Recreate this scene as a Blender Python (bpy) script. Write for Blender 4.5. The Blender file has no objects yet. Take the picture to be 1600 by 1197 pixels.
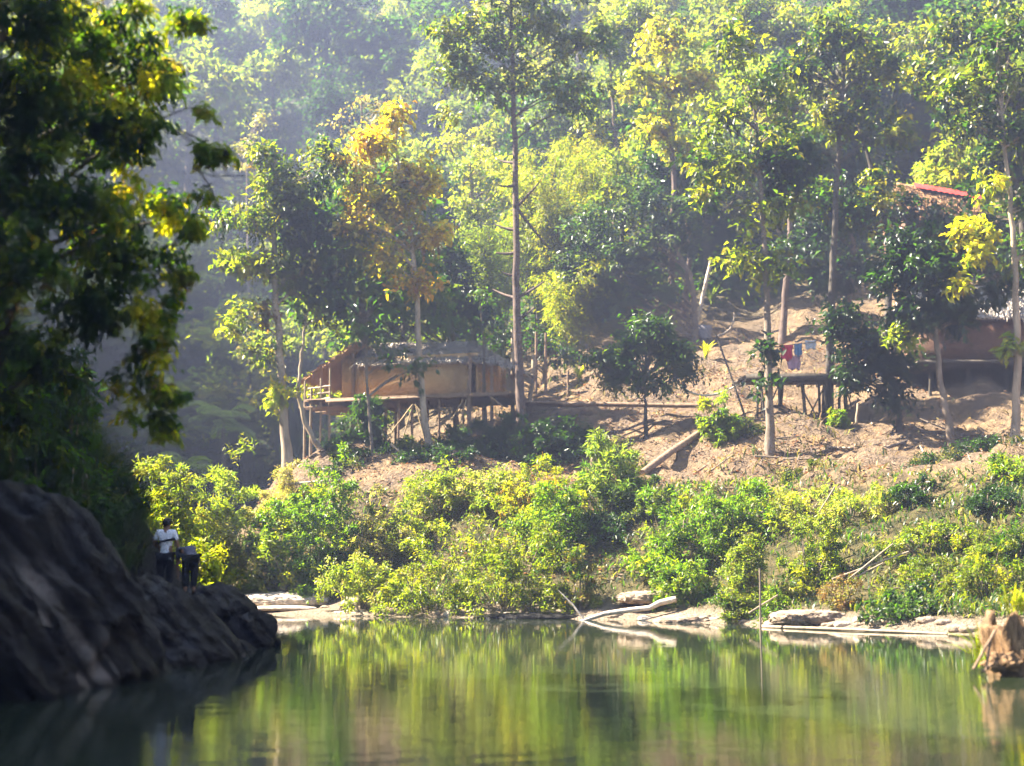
import bpy, bmesh, math, random
import numpy as np
from mathutils import Vector, noise as mnoise

sc = bpy.context.scene
COL = sc.collection
R = np.random.default_rng(11)
random.seed(4)
PI = math.pi

# ------------------------------------------------------------------ camera
FPX, CX, CY = 2198.0, 800.0, 598.5
CAMH = 1.7
PITCH = math.atan((882 - CY) / FPX)
cp, sp = math.cos(PITCH), math.sin(PITCH)
cam_d = bpy.data.cameras.new('camera'); cam = bpy.data.objects.new('camera', cam_d); COL.objects.link(cam)
cam.location = (0, 0, CAMH); cam.rotation_euler = (PI / 2 + PITCH, 0, 0)
cam_d.sensor_width = 36; cam_d.lens = 36 * FPX / 1600
cam_d.clip_end = 2000
cam_d.dof.use_dof = True; cam_d.dof.focus_distance = 46; cam_d.dof.aperture_fstop = cam_d.lens / 1000 / 0.078
sc.camera = cam


def at(px, py, Y):
    a, b = (px - CX) / FPX, (CY - py) / FPX
    d = np.array([a, cp - b * sp, sp + b * cp])
    return d / d[1] * Y + np.array([0, 0, CAMH])


def X_at(px, Y):
    return at(px, 882, Y)[0]

# ------------------------------------------------------------------ numpy noise


def _h(ix, iy, s):
    v = np.sin(ix * 127.1 + iy * 311.7 + s * 74.7) * 43758.5453
    return v - np.floor(v)


def vn(x, y, s=0.0):
    x = np.asarray(x, float); y = np.asarray(y, float)
    ix, iy = np.floor(x), np.floor(y); fx, fy = x - ix, y - iy
    u, v = fx * fx * (3 - 2 * fx), fy * fy * (3 - 2 * fy)
    a, b, c, d = _h(ix, iy, s), _h(ix + 1, iy, s), _h(ix, iy + 1, s), _h(ix + 1, iy + 1, s)
    return (a + (b - a) * u) * (1 - v) + (c + (d - c) * u) * v - .5


def fbm(x, y, s=0.0, o=4):
    t, a = 0, 1
    for k in range(o):
        t = t + a * vn(x * 2 ** k, y * 2 ** k, s + k); a *= .5
    return t

# ------------------------------------------------------------------ terrain
CTRL = [
    # far shore
    (-11, 52, .1), (-8, 50, .05), (-4.3, 47, .05), (2, 45, .05), (4.9, 43, .05), (8.6, 38, .05), (11.1, 35, .05),
    (12.6, 34, .05), (16.5, 29, .1), (20, 20, .1), (24, 5, .1), (26, -20, .1),
    # bed
    (0, 40, -1.4), (5, 30, -2), (-2, 30, -1.5), (10, 20, -1.5), (0, 10, -2), (0, 20, -2), (15, 10, -1.5), (-4, 10, -1.5),
    (0, -10, -2), (12, -15, -2), (-4, 40, -1.2), (-3.5, 22, -1.5), (-4, 16, -1.6),
    # far bank
    (-7, 52.5, .5), (-4, 49.5, .7), (2, 48, 1.1), (5.5, 46, 1.1), (10, 41, 1.2), (13.5, 37.5, 1.3),
    (6.8, 50, 4.0), (10.4, 46, 3.8), (13.6, 43, 3.8), (-2.5, 54, 4.4), (2.5, 53, 4.2), (-9.4, 58, 4.4), (-6, 56, 4.3),
    (-9.6, 60, 5.3), (-5.8, 64, 6.4), (-1.7, 64, 7.2), (.4, 60, 6.1), (2.9, 63, 8.4), (4.8, 66, 10.0), (7, 62, 8.4),
    (6.4, 56, 6.2), (9.8, 53, 5.4), (11.9, 58, 7.6), (10.8, 68, 11.7), (15.1, 74, 14.2), (15.7, 50, 5.3),
    (18.7, 54, 6.7), (20.5, 60, 9.3), (13.6, 60, 8.3), (27, 60, 12), (35, 50, 10), (30, 40, 6), (24, 35, 3), (35, 70, 20),
    # uphill
    (2, 72, 11), (0, 80, 14), (-5, 72, 8), (-8, 80, 8.5), (5, 80, 16), (15, 85, 20), (25, 85, 25), (35, 90, 32),
    (5, 100, 28), (15, 105, 36), (30, 110, 46), (-8, 100, 16),
    # valley left of the headland
    (-12.2, 60, 2), (-14, 54, .6), (-15, 60, .9), (-16, 66, .8), (-19, 75, .8), (-22, 90, 1), (-12.5, 80, 5), (-12, 68, 4), (-25, 104, 3),
    # shaded valley wall and the hill above it
    (-30, 118, 20), (-18, 118, 22), (-8, 118, 28), (-32, 138, 42), (-18, 138, 44), (0, 135, 48), (20, 135, 58),
    (-35, 170, 62), (-15, 170, 64), (10, 170, 75), (30, 170, 85), (-40, 220, 95), (0, 220, 105), (40, 220, 115),
    (60, 120, 70), (60, 80, 45), (60, 50, 25), (50, 170, 100),
    # left bank; unseen ridge beyond, heights shaped to shade rocks, near air and valley
    (-9, 10, .05), (-7.2, 18, 0), (-6.5, 21, 0), (-6.3, 24, 0), (-5.8, 29, -.1), (-7, 36, .1), (-8.6, 42, .1), (-10.0, 49, .1),
    (-8.6, 20, 2.4), (-9, 24, 2.6), (-9.2, 27, 3.4), (-10, 27, 5.5), (-8.2,27,1.8), (-7.5, 30, 1.0), (-8.9, 30, 2.2), (-10, 20, 5), (-12, 20, 8), (-11, 28, 6), (-13, 30, 8.5),
    (-12, 38, 5), (-14.6, 46, 5), (-17, 50, 6), (-21, 60, 6), (-25, 75, 9), (-30, 90, 12), (-28, 60, 16), (-20, 40, 16),
    (-20, 12, 32), (-20, 19, 24), (-20, 25, 16), (-21, 31, 12), (-30, 25, 33), (-20, 4, 30), (-40, 60, 28), (-40, 80, 34), (-60, 120, 48), (-45, 118, 38), (-47, 140, 46), (-45, 93, 50), (-43, 84, 46),
    (-80, 100, 58), (-60, 60, 45), (-60, 20, 45), (-60, -20, 40), (-15, 5, 8), (-10, -10, 2), (-20, -20, 10),
    (35, 20, 4), (45, 0, 8), (45, -30, 8),
]
_P = np.array(CTRL, float)
_c2 = 9.0


def _phi(d2): return np.sqrt(d2 + _c2)


def _fit():
    n = len(_P)
    d2 = ((_P[:, None, :2] - _P[None, :, :2]) ** 2).sum(-1)
    A = np.zeros((n + 3, n + 3)); A[:n, :n] = _phi(d2)
    A[:n, n] = 1; A[:n, n + 1:] = _P[:, :2]; A[n, :n] = 1; A[n + 1:, :n] = _P[:, :2].T
    return np.linalg.solve(A, np.concatenate([_P[:, 2], np.zeros(3)]))


_W = _fit()


def height(x, y):
    x = np.atleast_1d(np.asarray(x, float)); y = np.atleast_1d(np.asarray(y, float))
    sh = x.shape; x = x.ravel(); y = y.ravel()
    z = np.empty_like(x)
    for i in range(0, len(x), 20000):
        xx, yy = x[i:i + 20000], y[i:i + 20000]
        d2 = (xx[:, None] - _P[None, :, 0]) ** 2 + (yy[:, None] - _P[None, :, 1]) ** 2
        z[i:i + 20000] = _phi(d2) @ _W[:-3] + _W[-3] + _W[-2] * xx + _W[-1] * yy
    amp = np.clip((z - .3) / 3, 0, 1)
    z = z + amp * (fbm(x * .45, y * .45, 3, 4) * 1.0 + fbm(x * 2.1, y * 2.1, 9, 3) * .18)
    z = z + fbm(x * .6, y * .6, 17, 3) * .12
    return z.reshape(sh)


def gz(x, y): return float(height(x, y)[0])


def ground(px, Y):
    x = X_at(px, Y)
    return np.array([x, Y, gz(x, Y)])



def hit(px, py, y0=14.0, y1=200.0):
    """where the sight line through a pixel first meets the terrain"""
    Y = np.arange(y0, y1, .25); d = at(px, py, 1.0) - np.array([0, 0, CAMH])
    k = np.nonzero(height(d[0] * Y, Y) > CAMH + d[2] * Y)[0]
    y = Y[k[0]] if len(k) else y1
    return at(px, py, y)

# ------------------------------------------------------------------ mesh builder


class MB:
    def __init__(s): s.V = []; s.F = []; s.C = []; s.M = []; s.n = 0

    def add(s, V, F, col=None, mi=0):
        V = np.asarray(V, float).reshape(-1, 3)
        s.V.append(V)
        for f in (F if isinstance(F, list) else [F]):
            f = np.asarray(f, int)
            if len(f): s.F.append((f + s.n, mi))
        if col is None: col = np.ones((len(V), 3)) * .5
        col = np.asarray(col, float)
        if col.ndim == 1: col = np.tile(col, (len(V), 1))
        s.C.append(col); s.n += len(V)
        return s

    def box(s, c, size, rz=0, rx=0, ry=0, col=None):
        sx, sy, sz = np.array(size) / 2
        V = np.array([[x, y, z] for x in (-sx, sx) for y in (-sy, sy) for z in (-sz, sz)])
        V = V @ rot(rx, ry, rz).T + np.asarray(c)
        F = [[0, 1, 3, 2], [4, 6, 7, 5], [0, 4, 5, 1], [2, 3, 7, 6], [0, 2, 6, 4], [1, 5, 7, 3]]
        return s.add(V, np.array(F), col)

    def tube(s, P, Rr, n=7, col=None, wob=0):
        P = np.asarray(P, float); Rr = np.broadcast_to(np.asarray(Rr, float), (len(P),))
        T = np.gradient(P, axis=0); T /= np.linalg.norm(T, axis=1)[:, None] + 1e-9
        ref = np.array([0.13, .97, .2]) if abs(T[0] @ np.array([0.13, .97, .2])) < .85 else np.array([1., .1, .1])
        A = np.cross(T, ref); A /= np.linalg.norm(A, axis=1)[:, None] + 1e-9
        B = np.cross(T, A)
        th = np.arange(n) * 2 * PI / n
        rr = Rr[:, None] * (1 + wob * (R.random((len(P), n)) - .5))
        V = P[:, None] + rr[..., None] * (np.cos(th)[None, :, None] * A[:, None] + np.sin(th)[None, :, None] * B[:, None])
        V = V.reshape(-1, 3); m = len(P)
        i = np.arange(m - 1)[:, None] * n; j = np.arange(n)[None]
        F = np.stack([i + j, i + (j + 1) % n, i + n + (j + 1) % n, i + n + j], -1).reshape(-1, 4)
        s.add(V, F, col)
        for base, e in ((0, P[0]), ((m - 1) * n, P[-1])):
            vv = np.vstack([V[base:base + n], e])
            s.add(vv, np.array([[k, (k + 1) % n, n] if base else [(k + 1) % n, k, n] for k in range(n)]), col)
        return s

    def build(s, name, mat, parent=None, origin=None, smooth=False):
        V = np.concatenate(s.V) if s.V else np.zeros((0, 3))
        if origin is not None: V = V - np.asarray(origin)
        me = bpy.data.meshes.new(name)
        me.vertices.add(len(V)); me.vertices.foreach_set('co', V.astype(np.float32).ravel())
        loops = np.concatenate([f.ravel() for f, _ in s.F]); tot = np.concatenate([np.full(len(f), f.shape[1]) for f, _ in s.F])
        mi = np.concatenate([np.full(len(f), m) for f, m in s.F])
        me.loops.add(len(loops)); me.loops.foreach_set('vertex_index', loops.astype(np.int32))
        me.polygons.add(len(tot)); me.polygons.foreach_set('loop_start', np.concatenate([[0], np.cumsum(tot)[:-1]]).astype(np.int32))
        me.polygons.foreach_set('loop_total', tot.astype(np.int32))
        me.polygons.foreach_set('material_index', mi.astype(np.int32))
        if smooth: me.polygons.foreach_set('use_smooth', np.ones(len(tot), bool))
        a = me.attributes.new('col', 'FLOAT_COLOR', 'POINT')
        C = np.concatenate(s.C); C = np.hstack([C, np.ones((len(C), 1))])
        a.data.foreach_set('color', C.astype(np.float32).ravel())
        for m in (mat if isinstance(mat, (list, tuple)) else [mat]): me.materials.append(m)
        me.update(calc_edges=True); me.validate()
        o = bpy.data.objects.new(name, me); COL.objects.link(o)
        if parent is not None: o.parent = parent
        elif origin is not None: o.location = origin
        return o


def rot(rx, ry, rz):
    cx, sx, cy, sy, cz, sz = math.cos(rx), math.sin(rx), math.cos(ry), math.sin(ry), math.cos(rz), math.sin(rz)
    Rx = np.array([[1, 0, 0], [0, cx, -sx], [0, sx, cx]]); Ry = np.array([[cy, 0, sy], [0, 1, 0], [-sy, 0, cy]])
    Rz = np.array([[cz, -sz, 0], [sz, cz, 0], [0, 0, 1]])
    return Rz @ Ry @ Rx


def tag(o, label, cat, group=None, kind=None):
    if label: o['label'] = label
    if cat: o['category'] = cat
    if group: o['group'] = group
    if kind: o['kind'] = kind
    return o


def thing(name, loc, label, cat, group=None):
    o = bpy.data.objects.new(name, None); COL.objects.link(o); o.location = loc; o.empty_display_size = .3
    return tag(o, label, cat, group)


def dup(root, loc, rz=0, s=(1, 1, 1), label=None, group=None):
    r = root.copy(); COL.objects.link(r); r.location = loc; r.rotation_euler = (0, 0, rz); r.scale = s
    if label: r['label'] = label
    if group: r['group'] = group
    for ch in list(root.children):
        c = ch.copy(); COL.objects.link(c); c.parent = r
    return r

# ------------------------------------------------------------------ materials


def nodes_of(name):
    m = bpy.data.materials.new(name); m.use_nodes = True
    nt = m.node_tree; nt.nodes.clear()
    out = nt.nodes.new('ShaderNodeOutputMaterial')
    return m, nt, out


def N(nt, t, **kw):
    n = nt.nodes.new(t)
    for k, v in kw.items():
        if hasattr(n, k): setattr(n, k, v)
        else: n.inputs[k.replace('_', ' ')].default_value = v
    return n


def L(nt, a, b): nt.links.new(a, b)


def leaf_mat(name, trans=.5, rough=.42, spec=.5, tint=(1.75, 2.1, .55)):
    m, nt, out = nodes_of(name)
    at_ = N(nt, 'ShaderNodeAttribute', attribute_name='col')
    p = N(nt, 'ShaderNodeBsdfPrincipled'); p.inputs['Roughness'].default_value = rough
    p.inputs['Specular IOR Level'].default_value = spec
    L(nt, at_.outputs['Color'], p.inputs['Base Color'])
    mul = N(nt, 'ShaderNodeMix', data_type='RGBA', blend_type='MULTIPLY'); mul.inputs[0].default_value = 1
    L(nt, at_.outputs['Color'], mul.inputs[6]); mul.inputs[7].default_value = (*tint, 1)
    tr = N(nt, 'ShaderNodeBsdfTranslucent'); L(nt, mul.outputs[2], tr.inputs['Color'])
    mx = N(nt, 'ShaderNodeMixShader'); mx.inputs[0].default_value = trans
    L(nt, p.outputs[0], mx.inputs[1]); L(nt, tr.outputs[0], mx.inputs[2]); L(nt, mx.outputs[0], out.inputs[0])
    return m


def rough_mat(name, c1, c2, scale=4, rough=.85, stretch=(1, 1, 1), bump=.4, detail=6, bdist=.05, spec=.3, c3=None, coord='Object'):
    m, nt, out = nodes_of(name)
    tc = N(nt, 'ShaderNodeTexCoord'); mp = N(nt, 'ShaderNodeMapping'); mp.inputs['Scale'].default_value = stretch
    L(nt, tc.outputs[coord], mp.inputs[0])
    nz = N(nt, 'ShaderNodeTexNoise'); nz.inputs['Scale'].default_value = scale; nz.inputs['Detail'].default_value = detail
    nz.inputs['Roughness'].default_value = .65
    L(nt, mp.outputs[0], nz.inputs['Vector'])
    cr = N(nt, 'ShaderNodeValToRGB'); e = cr.color_ramp.elements
    e[0].position = .34; e[0].color = (*c1, 1); e[1].position = .66; e[1].color = (*c2, 1)
    if c3 is not None:
        k = e.new(.5); k.color = (*c3, 1)
    L(nt, nz.outputs['Fac'], cr.inputs[0])
    p = N(nt, 'ShaderNodeBsdfPrincipled'); p.inputs['Roughness'].default_value = rough; p.inputs['Specular IOR Level'].default_value = spec
    L(nt, cr.outputs[0], p.inputs['Base Color'])
    b = N(nt, 'ShaderNodeBump'); b.inputs['Strength'].default_value = bump; b.inputs['Distance'].default_value = bdist
    L(nt, nz.outputs['Fac'], b.inputs['Height']); L(nt, b.outputs[0], p.inputs['Normal'])
    L(nt, p.outputs[0], out.inputs[0])
    return m


M = {}
M['leaf'] = leaf_mat('broad_leaf')
M['leaf_gloss'] = leaf_mat('glossy_leaf', trans=.4, rough=.36, spec=.55)
M['leaf_near'] = leaf_mat('overhanging_leaf', trans=.6, rough=.5, spec=.25, tint=(2.3, 2.5, .5))
M['leaf_far'] = leaf_mat('far_leaf', trans=.42, rough=.65, spec=.12)
M['dry'] = leaf_mat('dry_leaf', trans=.25, rough=.7, spec=.2, tint=(1.6, 1.4, 1.0))
M['bark'] = rough_mat('bark', (.10, .075, .055), (.26, .20, .15), 5, stretch=(1, 1, .35), bump=.7)
M['bark_red'] = rough_mat('reddish_bark', (.06, .04, .032), (.18, .125, .10), 5, stretch=(1, 1, .6), bump=.7)
M['bark_pale'] = rough_mat('pale_bark', (.20, .15, .10), (.44, .34, .24), 4, stretch=(1, 1, .3), bump=.5)
M['bark_dark'] = rough_mat('dark_bark', (.035, .03, .022), (.10, .08, .06), 5, stretch=(1, 1, .4), bump=.7)
M['bamboo'] = rough_mat('cut_bamboo', (.30, .20, .10), (.50, .37, .20), 6, stretch=(1, 1, 1), bump=.2, rough=.6)
M['green_bamboo'] = rough_mat('green_bamboo', (.10, .13, .03), (.22, .22, .06), 3, bump=.1, rough=.5)
M['old_wood'] = rough_mat('weathered_wood', (.13, .085, .055), (.30, .20, .13), 7, stretch=(1, 1, 1), bump=.5)
M['drift'] = rough_mat('bleached_driftwood', (.38, .30, .23), (.68, .58, .48), 7, bump=.4)
M['thatch'] = rough_mat('thatch', (.20, .17, .14), (.62, .55, .48), 9, stretch=(3, .6, .6), bump=.9, c3=(.42, .36, .30))
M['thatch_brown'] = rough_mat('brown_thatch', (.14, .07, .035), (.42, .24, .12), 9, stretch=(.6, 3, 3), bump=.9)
M['red_sheet'] = rough_mat('red_painted_sheet', (.42, .05, .05), (.62, .10, .09), 3, bump=.2, rough=.5)
M['rock_dark'] = None
M['stone_pale'] = rough_mat('pale_river_stone', (.30, .24, .18), (.55, .46, .37), 3, bump=.6, bdist=.08)
M['bank_sand'] = rough_mat('pale_sandstone', (.15, .105, .07), (.36, .275, .20), 3, bump=.8, bdist=.08)
M['cloth_slate'] = rough_mat('slate_cotton', (.06, .06, .075), (.13, .13, .16), 10, bump=.15, rough=.95)
M['stump'] = rough_mat('rotten_wood', (.05, .028, .015), (.33, .20, .10), 5, stretch=(3, 3, .5), bump=1.0)
M['cloth_white'] = rough_mat('white_cotton', (.62, .62, .66), (.78, .78, .82), 14, bump=.15, rough=.95)
M['cloth_dark'] = rough_mat('dark_cotton', (.010, .010, .013), (.025, .025, .03), 12, bump=.15, rough=.95)
M['cloth_grey'] = rough_mat('faded_grey_cotton', (.30, .30, .36), (.50, .50, .58), 10, bump=.15, rough=.95)
M['cloth_red'] = rough_mat('red_cotton', (.52, .02, .06), (.70, .04, .10), 10, bump=.2, rough=.9)
M['cloth_blue'] = rough_mat('blue_cotton', (.10, .22, .42), (.20, .34, .55), 10, bump=.2, rough=.9)
M['cloth_pink'] = rough_mat('pink_cotton', (.50, .28, .36), (.66, .40, .48), 10, bump=.2, rough=.9)
M['skin'] = rough_mat('skin', (.16, .085, .05), (.22, .12, .075), 18, bump=.05, rough=.55)
M['hair'] = rough_mat('black_hair', (.006, .005, .005), (.02, .017, .015), 40, bump=.3, rough=.5)
M['hose'] = rough_mat('pale_plastic_pipe', (.55, .52, .38), (.68, .65, .50), 5, bump=.02, rough=.45)
M['grey_tub'] = rough_mat('grey_cement', (.22, .20, .22), (.36, .33, .34), 8, bump=.3)


def wall_mat(name, c1, c2):
    m, nt, out = nodes_of(name)
    tc = N(nt, 'ShaderNodeTexCoord')
    mp = N(nt, 'ShaderNodeMapping'); mp.inputs['Rotation'].default_value = (PI / 2, 0, 0); L(nt, tc.outputs['Object'], mp.inputs[0])
    br = N(nt, 'ShaderNodeTexBrick'); br.inputs['Scale'].default_value = 3.0; br.inputs['Mortar Size'].default_value = .012
    br.inputs['Brick Width'].default_value = .42; br.inputs['Row Height'].default_value = .16
    br.inputs['Color1'].default_value = (*c1, 1); br.inputs['Color2'].default_value = (*c2, 1)
    br.inputs['Mortar'].default_value = (c1[0] * .45, c1[1] * .4, c1[2] * .4, 1)
    L(nt, mp.outputs[0], br.inputs['Vector'])
    nz = N(nt, 'ShaderNodeTexNoise'); nz.inputs['Scale'].default_value = 1.6; nz.inputs['Detail'].default_value = 7
    L(nt, tc.outputs['Object'], nz.inputs['Vector'])
    cr = N(nt, 'ShaderNodeValToRGB'); e = cr.color_ramp.elements
    e[0].position = .3; e[0].color = (.55, .5, .45, 1); e[1].position = .7; e[1].color = (1, 1, 1, 1); L(nt, nz.outputs['Fac'], cr.inputs[0])
    mul = N(nt, 'ShaderNodeMix', data_type='RGBA', blend_type='MULTIPLY'); mul.inputs[0].default_value = 1
    L(nt, br.outputs['Color'], mul.inputs[6]); L(nt, cr.outputs[0], mul.inputs[7])
    p = N(nt, 'ShaderNodeBsdfPrincipled'); p.inputs['Roughness'].default_value = .8; L(nt, mul.outputs[2], p.inputs['Base Color'])
    b = N(nt, 'ShaderNodeBump'); b.inputs['Strength'].default_value = .5; b.inputs['Distance'].default_value = .02
    L(nt, br.outputs['Fac'], b.inputs['Height']); L(nt, b.outputs[0], p.inputs['Normal']); L(nt, p.outputs[0], out.inputs[0])
    return m


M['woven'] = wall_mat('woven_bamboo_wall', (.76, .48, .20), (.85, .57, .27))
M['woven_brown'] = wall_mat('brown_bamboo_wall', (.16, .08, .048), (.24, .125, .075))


def rock_material():
    m, nt, out = nodes_of('dark_rock')
    tc = N(nt, 'ShaderNodeTexCoord')
    mp = N(nt, 'ShaderNodeMapping'); mp.inputs['Scale'].default_value = (2.2, .8, 3.2); L(nt, tc.outputs['Object'], mp.inputs[0])
    nz = N(nt, 'ShaderNodeTexNoise'); nz.inputs['Scale'].default_value = 2.4; nz.inputs['Detail'].default_value = 11; nz.inputs['Roughness'].default_value = .7
    L(nt, mp.outputs[0], nz.inputs['Vector'])
    cr = N(nt, 'ShaderNodeValToRGB'); e = cr.color_ramp.elements
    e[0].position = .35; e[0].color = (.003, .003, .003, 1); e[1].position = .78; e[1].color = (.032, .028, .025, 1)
    L(nt, nz.outputs['Fac'], cr.inputs[0])
    at_ = N(nt, 'ShaderNodeAttribute', attribute_name='col'); stain = N(nt, 'ShaderNodeMix', data_type='RGBA')  # stain: mixes in the painted sky glint
    L(nt, at_.outputs['Fac'], stain.inputs[0]); L(nt, cr.outputs[0], stain.inputs[6]); stain.inputs[7].default_value = (.30, .26, .23, 1)  # vertex colour mixes in the painted crest highlight
    p = N(nt, 'ShaderNodeBsdfPrincipled'); p.inputs['Roughness'].default_value = .5; p.inputs['Specular IOR Level'].default_value = .15
    mp2 = N(nt, 'ShaderNodeMapping'); mp2.inputs['Rotation'].default_value = (0, .68, -.38); L(nt, tc.outputs['Object'], mp2.inputs[0])
    wv = N(nt, 'ShaderNodeTexWave'); wv.inputs['Scale'].default_value = .9; wv.inputs['Distortion'].default_value = 3.5; wv.inputs['Detail'].default_value = 4; wv.inputs['Detail Scale'].default_value = 1.4
    L(nt, mp2.outputs[0], wv.inputs['Vector'])
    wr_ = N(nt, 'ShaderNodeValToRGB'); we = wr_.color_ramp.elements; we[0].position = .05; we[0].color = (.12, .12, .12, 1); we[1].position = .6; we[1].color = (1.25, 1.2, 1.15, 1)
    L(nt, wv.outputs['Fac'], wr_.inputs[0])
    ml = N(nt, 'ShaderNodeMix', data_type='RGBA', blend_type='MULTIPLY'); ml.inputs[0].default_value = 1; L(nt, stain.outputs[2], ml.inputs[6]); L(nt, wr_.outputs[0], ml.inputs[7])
    L(nt, ml.outputs[2], p.inputs['Base Color'])
    b = N(nt, 'ShaderNodeBump'); b.inputs['Strength'].default_value = 1; b.inputs['Distance'].default_value = .3
    sm = N(nt, 'ShaderNodeMath', operation='MULTIPLY_ADD'); sm.inputs[1].default_value = .8; L(nt, wv.outputs['Fac'], sm.inputs[0]); L(nt, nz.outputs['Fac'], sm.inputs[2]); L(nt, sm.outputs[0], b.inputs['Height']); L(nt, b.outputs[0], p.inputs['Normal']); L(nt, p.outputs[0], out.inputs[0])
    return m


M['rock_dark'] = rock_material()


def ground_material():
    m, nt, out = nodes_of('bank_earth')
    geo = N(nt, 'ShaderNodeNewGeometry')
    sep = N(nt, 'ShaderNodeSeparateXYZ'); L(nt, geo.outputs['Position'], sep.inputs[0])

    def noise(s, d=6):
        n = N(nt, 'ShaderNodeTexNoise'); n.inputs['Scale'].default_value = s; n.inputs['Detail'].default_value = d
        n.inputs['Roughness'].default_value = .65; L(nt, geo.outputs['Position'], n.inputs['Vector']); return n

    def ramp(fac, a, b, ca, cb):
        cr = N(nt, 'ShaderNodeValToRGB'); e = cr.color_ramp.elements
        e[0].position = a; e[0].color = (*ca, 1); e[1].position = b; e[1].color = (*cb, 1); L(nt, fac, cr.inputs[0]); return cr

    def mix(f, a, b):
        x = N(nt, 'ShaderNodeMix', data_type='RGBA'); L(nt, f, x.inputs[0]); L(nt, a, x.inputs[6]); L(nt, b, x.inputs[7]); return x.outputs[2]

    def rng(v, a, b):
        r = N(nt, 'ShaderNodeMapRange'); r.inputs[1].default_value = a; r.inputs[2].default_value = b; L(nt, v, r.inputs[0]); return r.outputs[0]
    n1, n2, n3 = noise(.5), noise(2.3, 8), noise(9, 5)
    earth = ramp(n2.outputs['Fac'], .35, .68, (.10, .066, .040), (.365, .245, .13))
    litter = ramp(n3.outputs['Fac'], .4, .65, (.07, .05, .035), (.30, .21, .135))
    base = mix(ramp(n1.outputs['Fac'], .42, .60, (0, 0, 0), (1, 1, 1)).outputs[0], earth.outputs[0], litter.outputs[0])
    green = ramp(n2.outputs['Fac'], .35, .7, (.018, .026, .010), (.075, .075, .03))
    # scrub-covered beyond the clearing and on the left bank
    far = rng(sep.outputs['Y'], 74, 84)
    left = rng(sep.outputs['X'], -10.5, -13)
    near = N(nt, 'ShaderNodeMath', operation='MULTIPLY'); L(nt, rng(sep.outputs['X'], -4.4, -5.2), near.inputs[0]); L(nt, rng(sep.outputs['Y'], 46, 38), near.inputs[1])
    mx = N(nt, 'ShaderNodeMath', operation='MAXIMUM'); L(nt, far, mx.inputs[0]); L(nt, left, mx.inputs[1])
    base = mix(mx.outputs[0], base, green.outputs[0])
    wz = N(nt, 'ShaderNodeMath', operation='MULTIPLY'); L(nt, rng(sep.outputs['Z'], 5.0, 3.6), wz.inputs[0]); L(nt, rng(sep.outputs['Y'], 58, 54), wz.inputs[1])
    weedy = ramp(n2.outputs['Fac'], .35, .7, (.03, .035, .012), (.16, .12, .05))
    base = mix(wz.outputs[0], base, weedy.outputs[0])
    sand = ramp(n3.outputs['Fac'], .3, .7, (.17, .125, .085), (.37, .29, .21))
    low = rng(sep.outputs['Z'], .55, .25)
    base = mix(low, base, sand.outputs[0])
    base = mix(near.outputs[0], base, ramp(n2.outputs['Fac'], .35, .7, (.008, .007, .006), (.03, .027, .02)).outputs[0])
    p = N(nt, 'ShaderNodeBsdfPrincipled'); p.inputs['Roughness'].default_value = .92; p.inputs['Specular IOR Level'].default_value = .2
    L(nt, base, p.inputs['Base Color'])
    ad = N(nt, 'ShaderNodeMath', operation='ADD'); L(nt, n2.outputs['Fac'], ad.inputs[0]); L(nt, n3.outputs['Fac'], ad.inputs[1])
    b = N(nt, 'ShaderNodeBump'); b.inputs['Strength'].default_value = .9; b.inputs['Distance'].default_value = .28
    L(nt, ad.outputs[0], b.inputs['Height']); L(nt, b.outputs[0], p.inputs['Normal']); L(nt, p.outputs[0], out.inputs[0])
    return m


M['ground'] = ground_material()


def water_material():
    m, nt, out = nodes_of('river_water')
    geo = N(nt, 'ShaderNodeNewGeometry')
    mp = N(nt, 'ShaderNodeMapping'); mp.inputs['Scale'].default_value = (.55, 1.3, 1); L(nt, geo.outputs['Position'], mp.inputs[0])
    n1 = N(nt, 'ShaderNodeTexNoise'); n1.inputs['Scale'].default_value = 2.6; n1.inputs['Detail'].default_value = 4; L(nt, mp.outputs[0], n1.inputs['Vector'])
    n2 = N(nt, 'ShaderNodeTexNoise'); n2.inputs['Scale'].default_value = .35; n2.inputs['Detail'].default_value = 2; L(nt, geo.outputs['Position'], n2.inputs['Vector'])
    ad = N(nt, 'ShaderNodeMath', operation='MULTIPLY_ADD'); ad.inputs[1].default_value = 1.2
    L(nt, n2.outputs['Fac'], ad.inputs[0]); L(nt, n1.outputs['Fac'], ad.inputs[2])
    b = N(nt, 'ShaderNodeBump'); b.inputs['Strength'].default_value = .019; b.inputs['Distance'].default_value = .09
    sy = N(nt, 'ShaderNodeSeparateXYZ'); L(nt, geo.outputs['Position'], sy.inputs[0])
    br = N(nt, 'ShaderNodeMapRange'); br.inputs[1].default_value = 26; br.inputs[2].default_value = 15; br.inputs[3].default_value = 1; br.inputs[4].default_value = 4.5; L(nt, sy.outputs['Y'], br.inputs[0])
    mb_ = N(nt, 'ShaderNodeMath', operation='MULTIPLY'); L(nt, ad.outputs[0], mb_.inputs[0]); L(nt, br.outputs[0], mb_.inputs[1])
    L(nt, mb_.outputs[0], b.inputs['Height'])
    p = N(nt, 'ShaderNodeBsdfPrincipled'); p.inputs['Base Color'].default_value = (.020, .028, .014, 1)
    p.inputs['Roughness'].default_value = .012; p.inputs['IOR'].default_value = 1.38; p.inputs['Specular IOR Level'].default_value = .55
    L(nt, b.outputs[0], p.inputs['Normal']); L(nt, p.outputs[0], out.inputs[0])
    return m


M['water'] = water_material()

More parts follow.
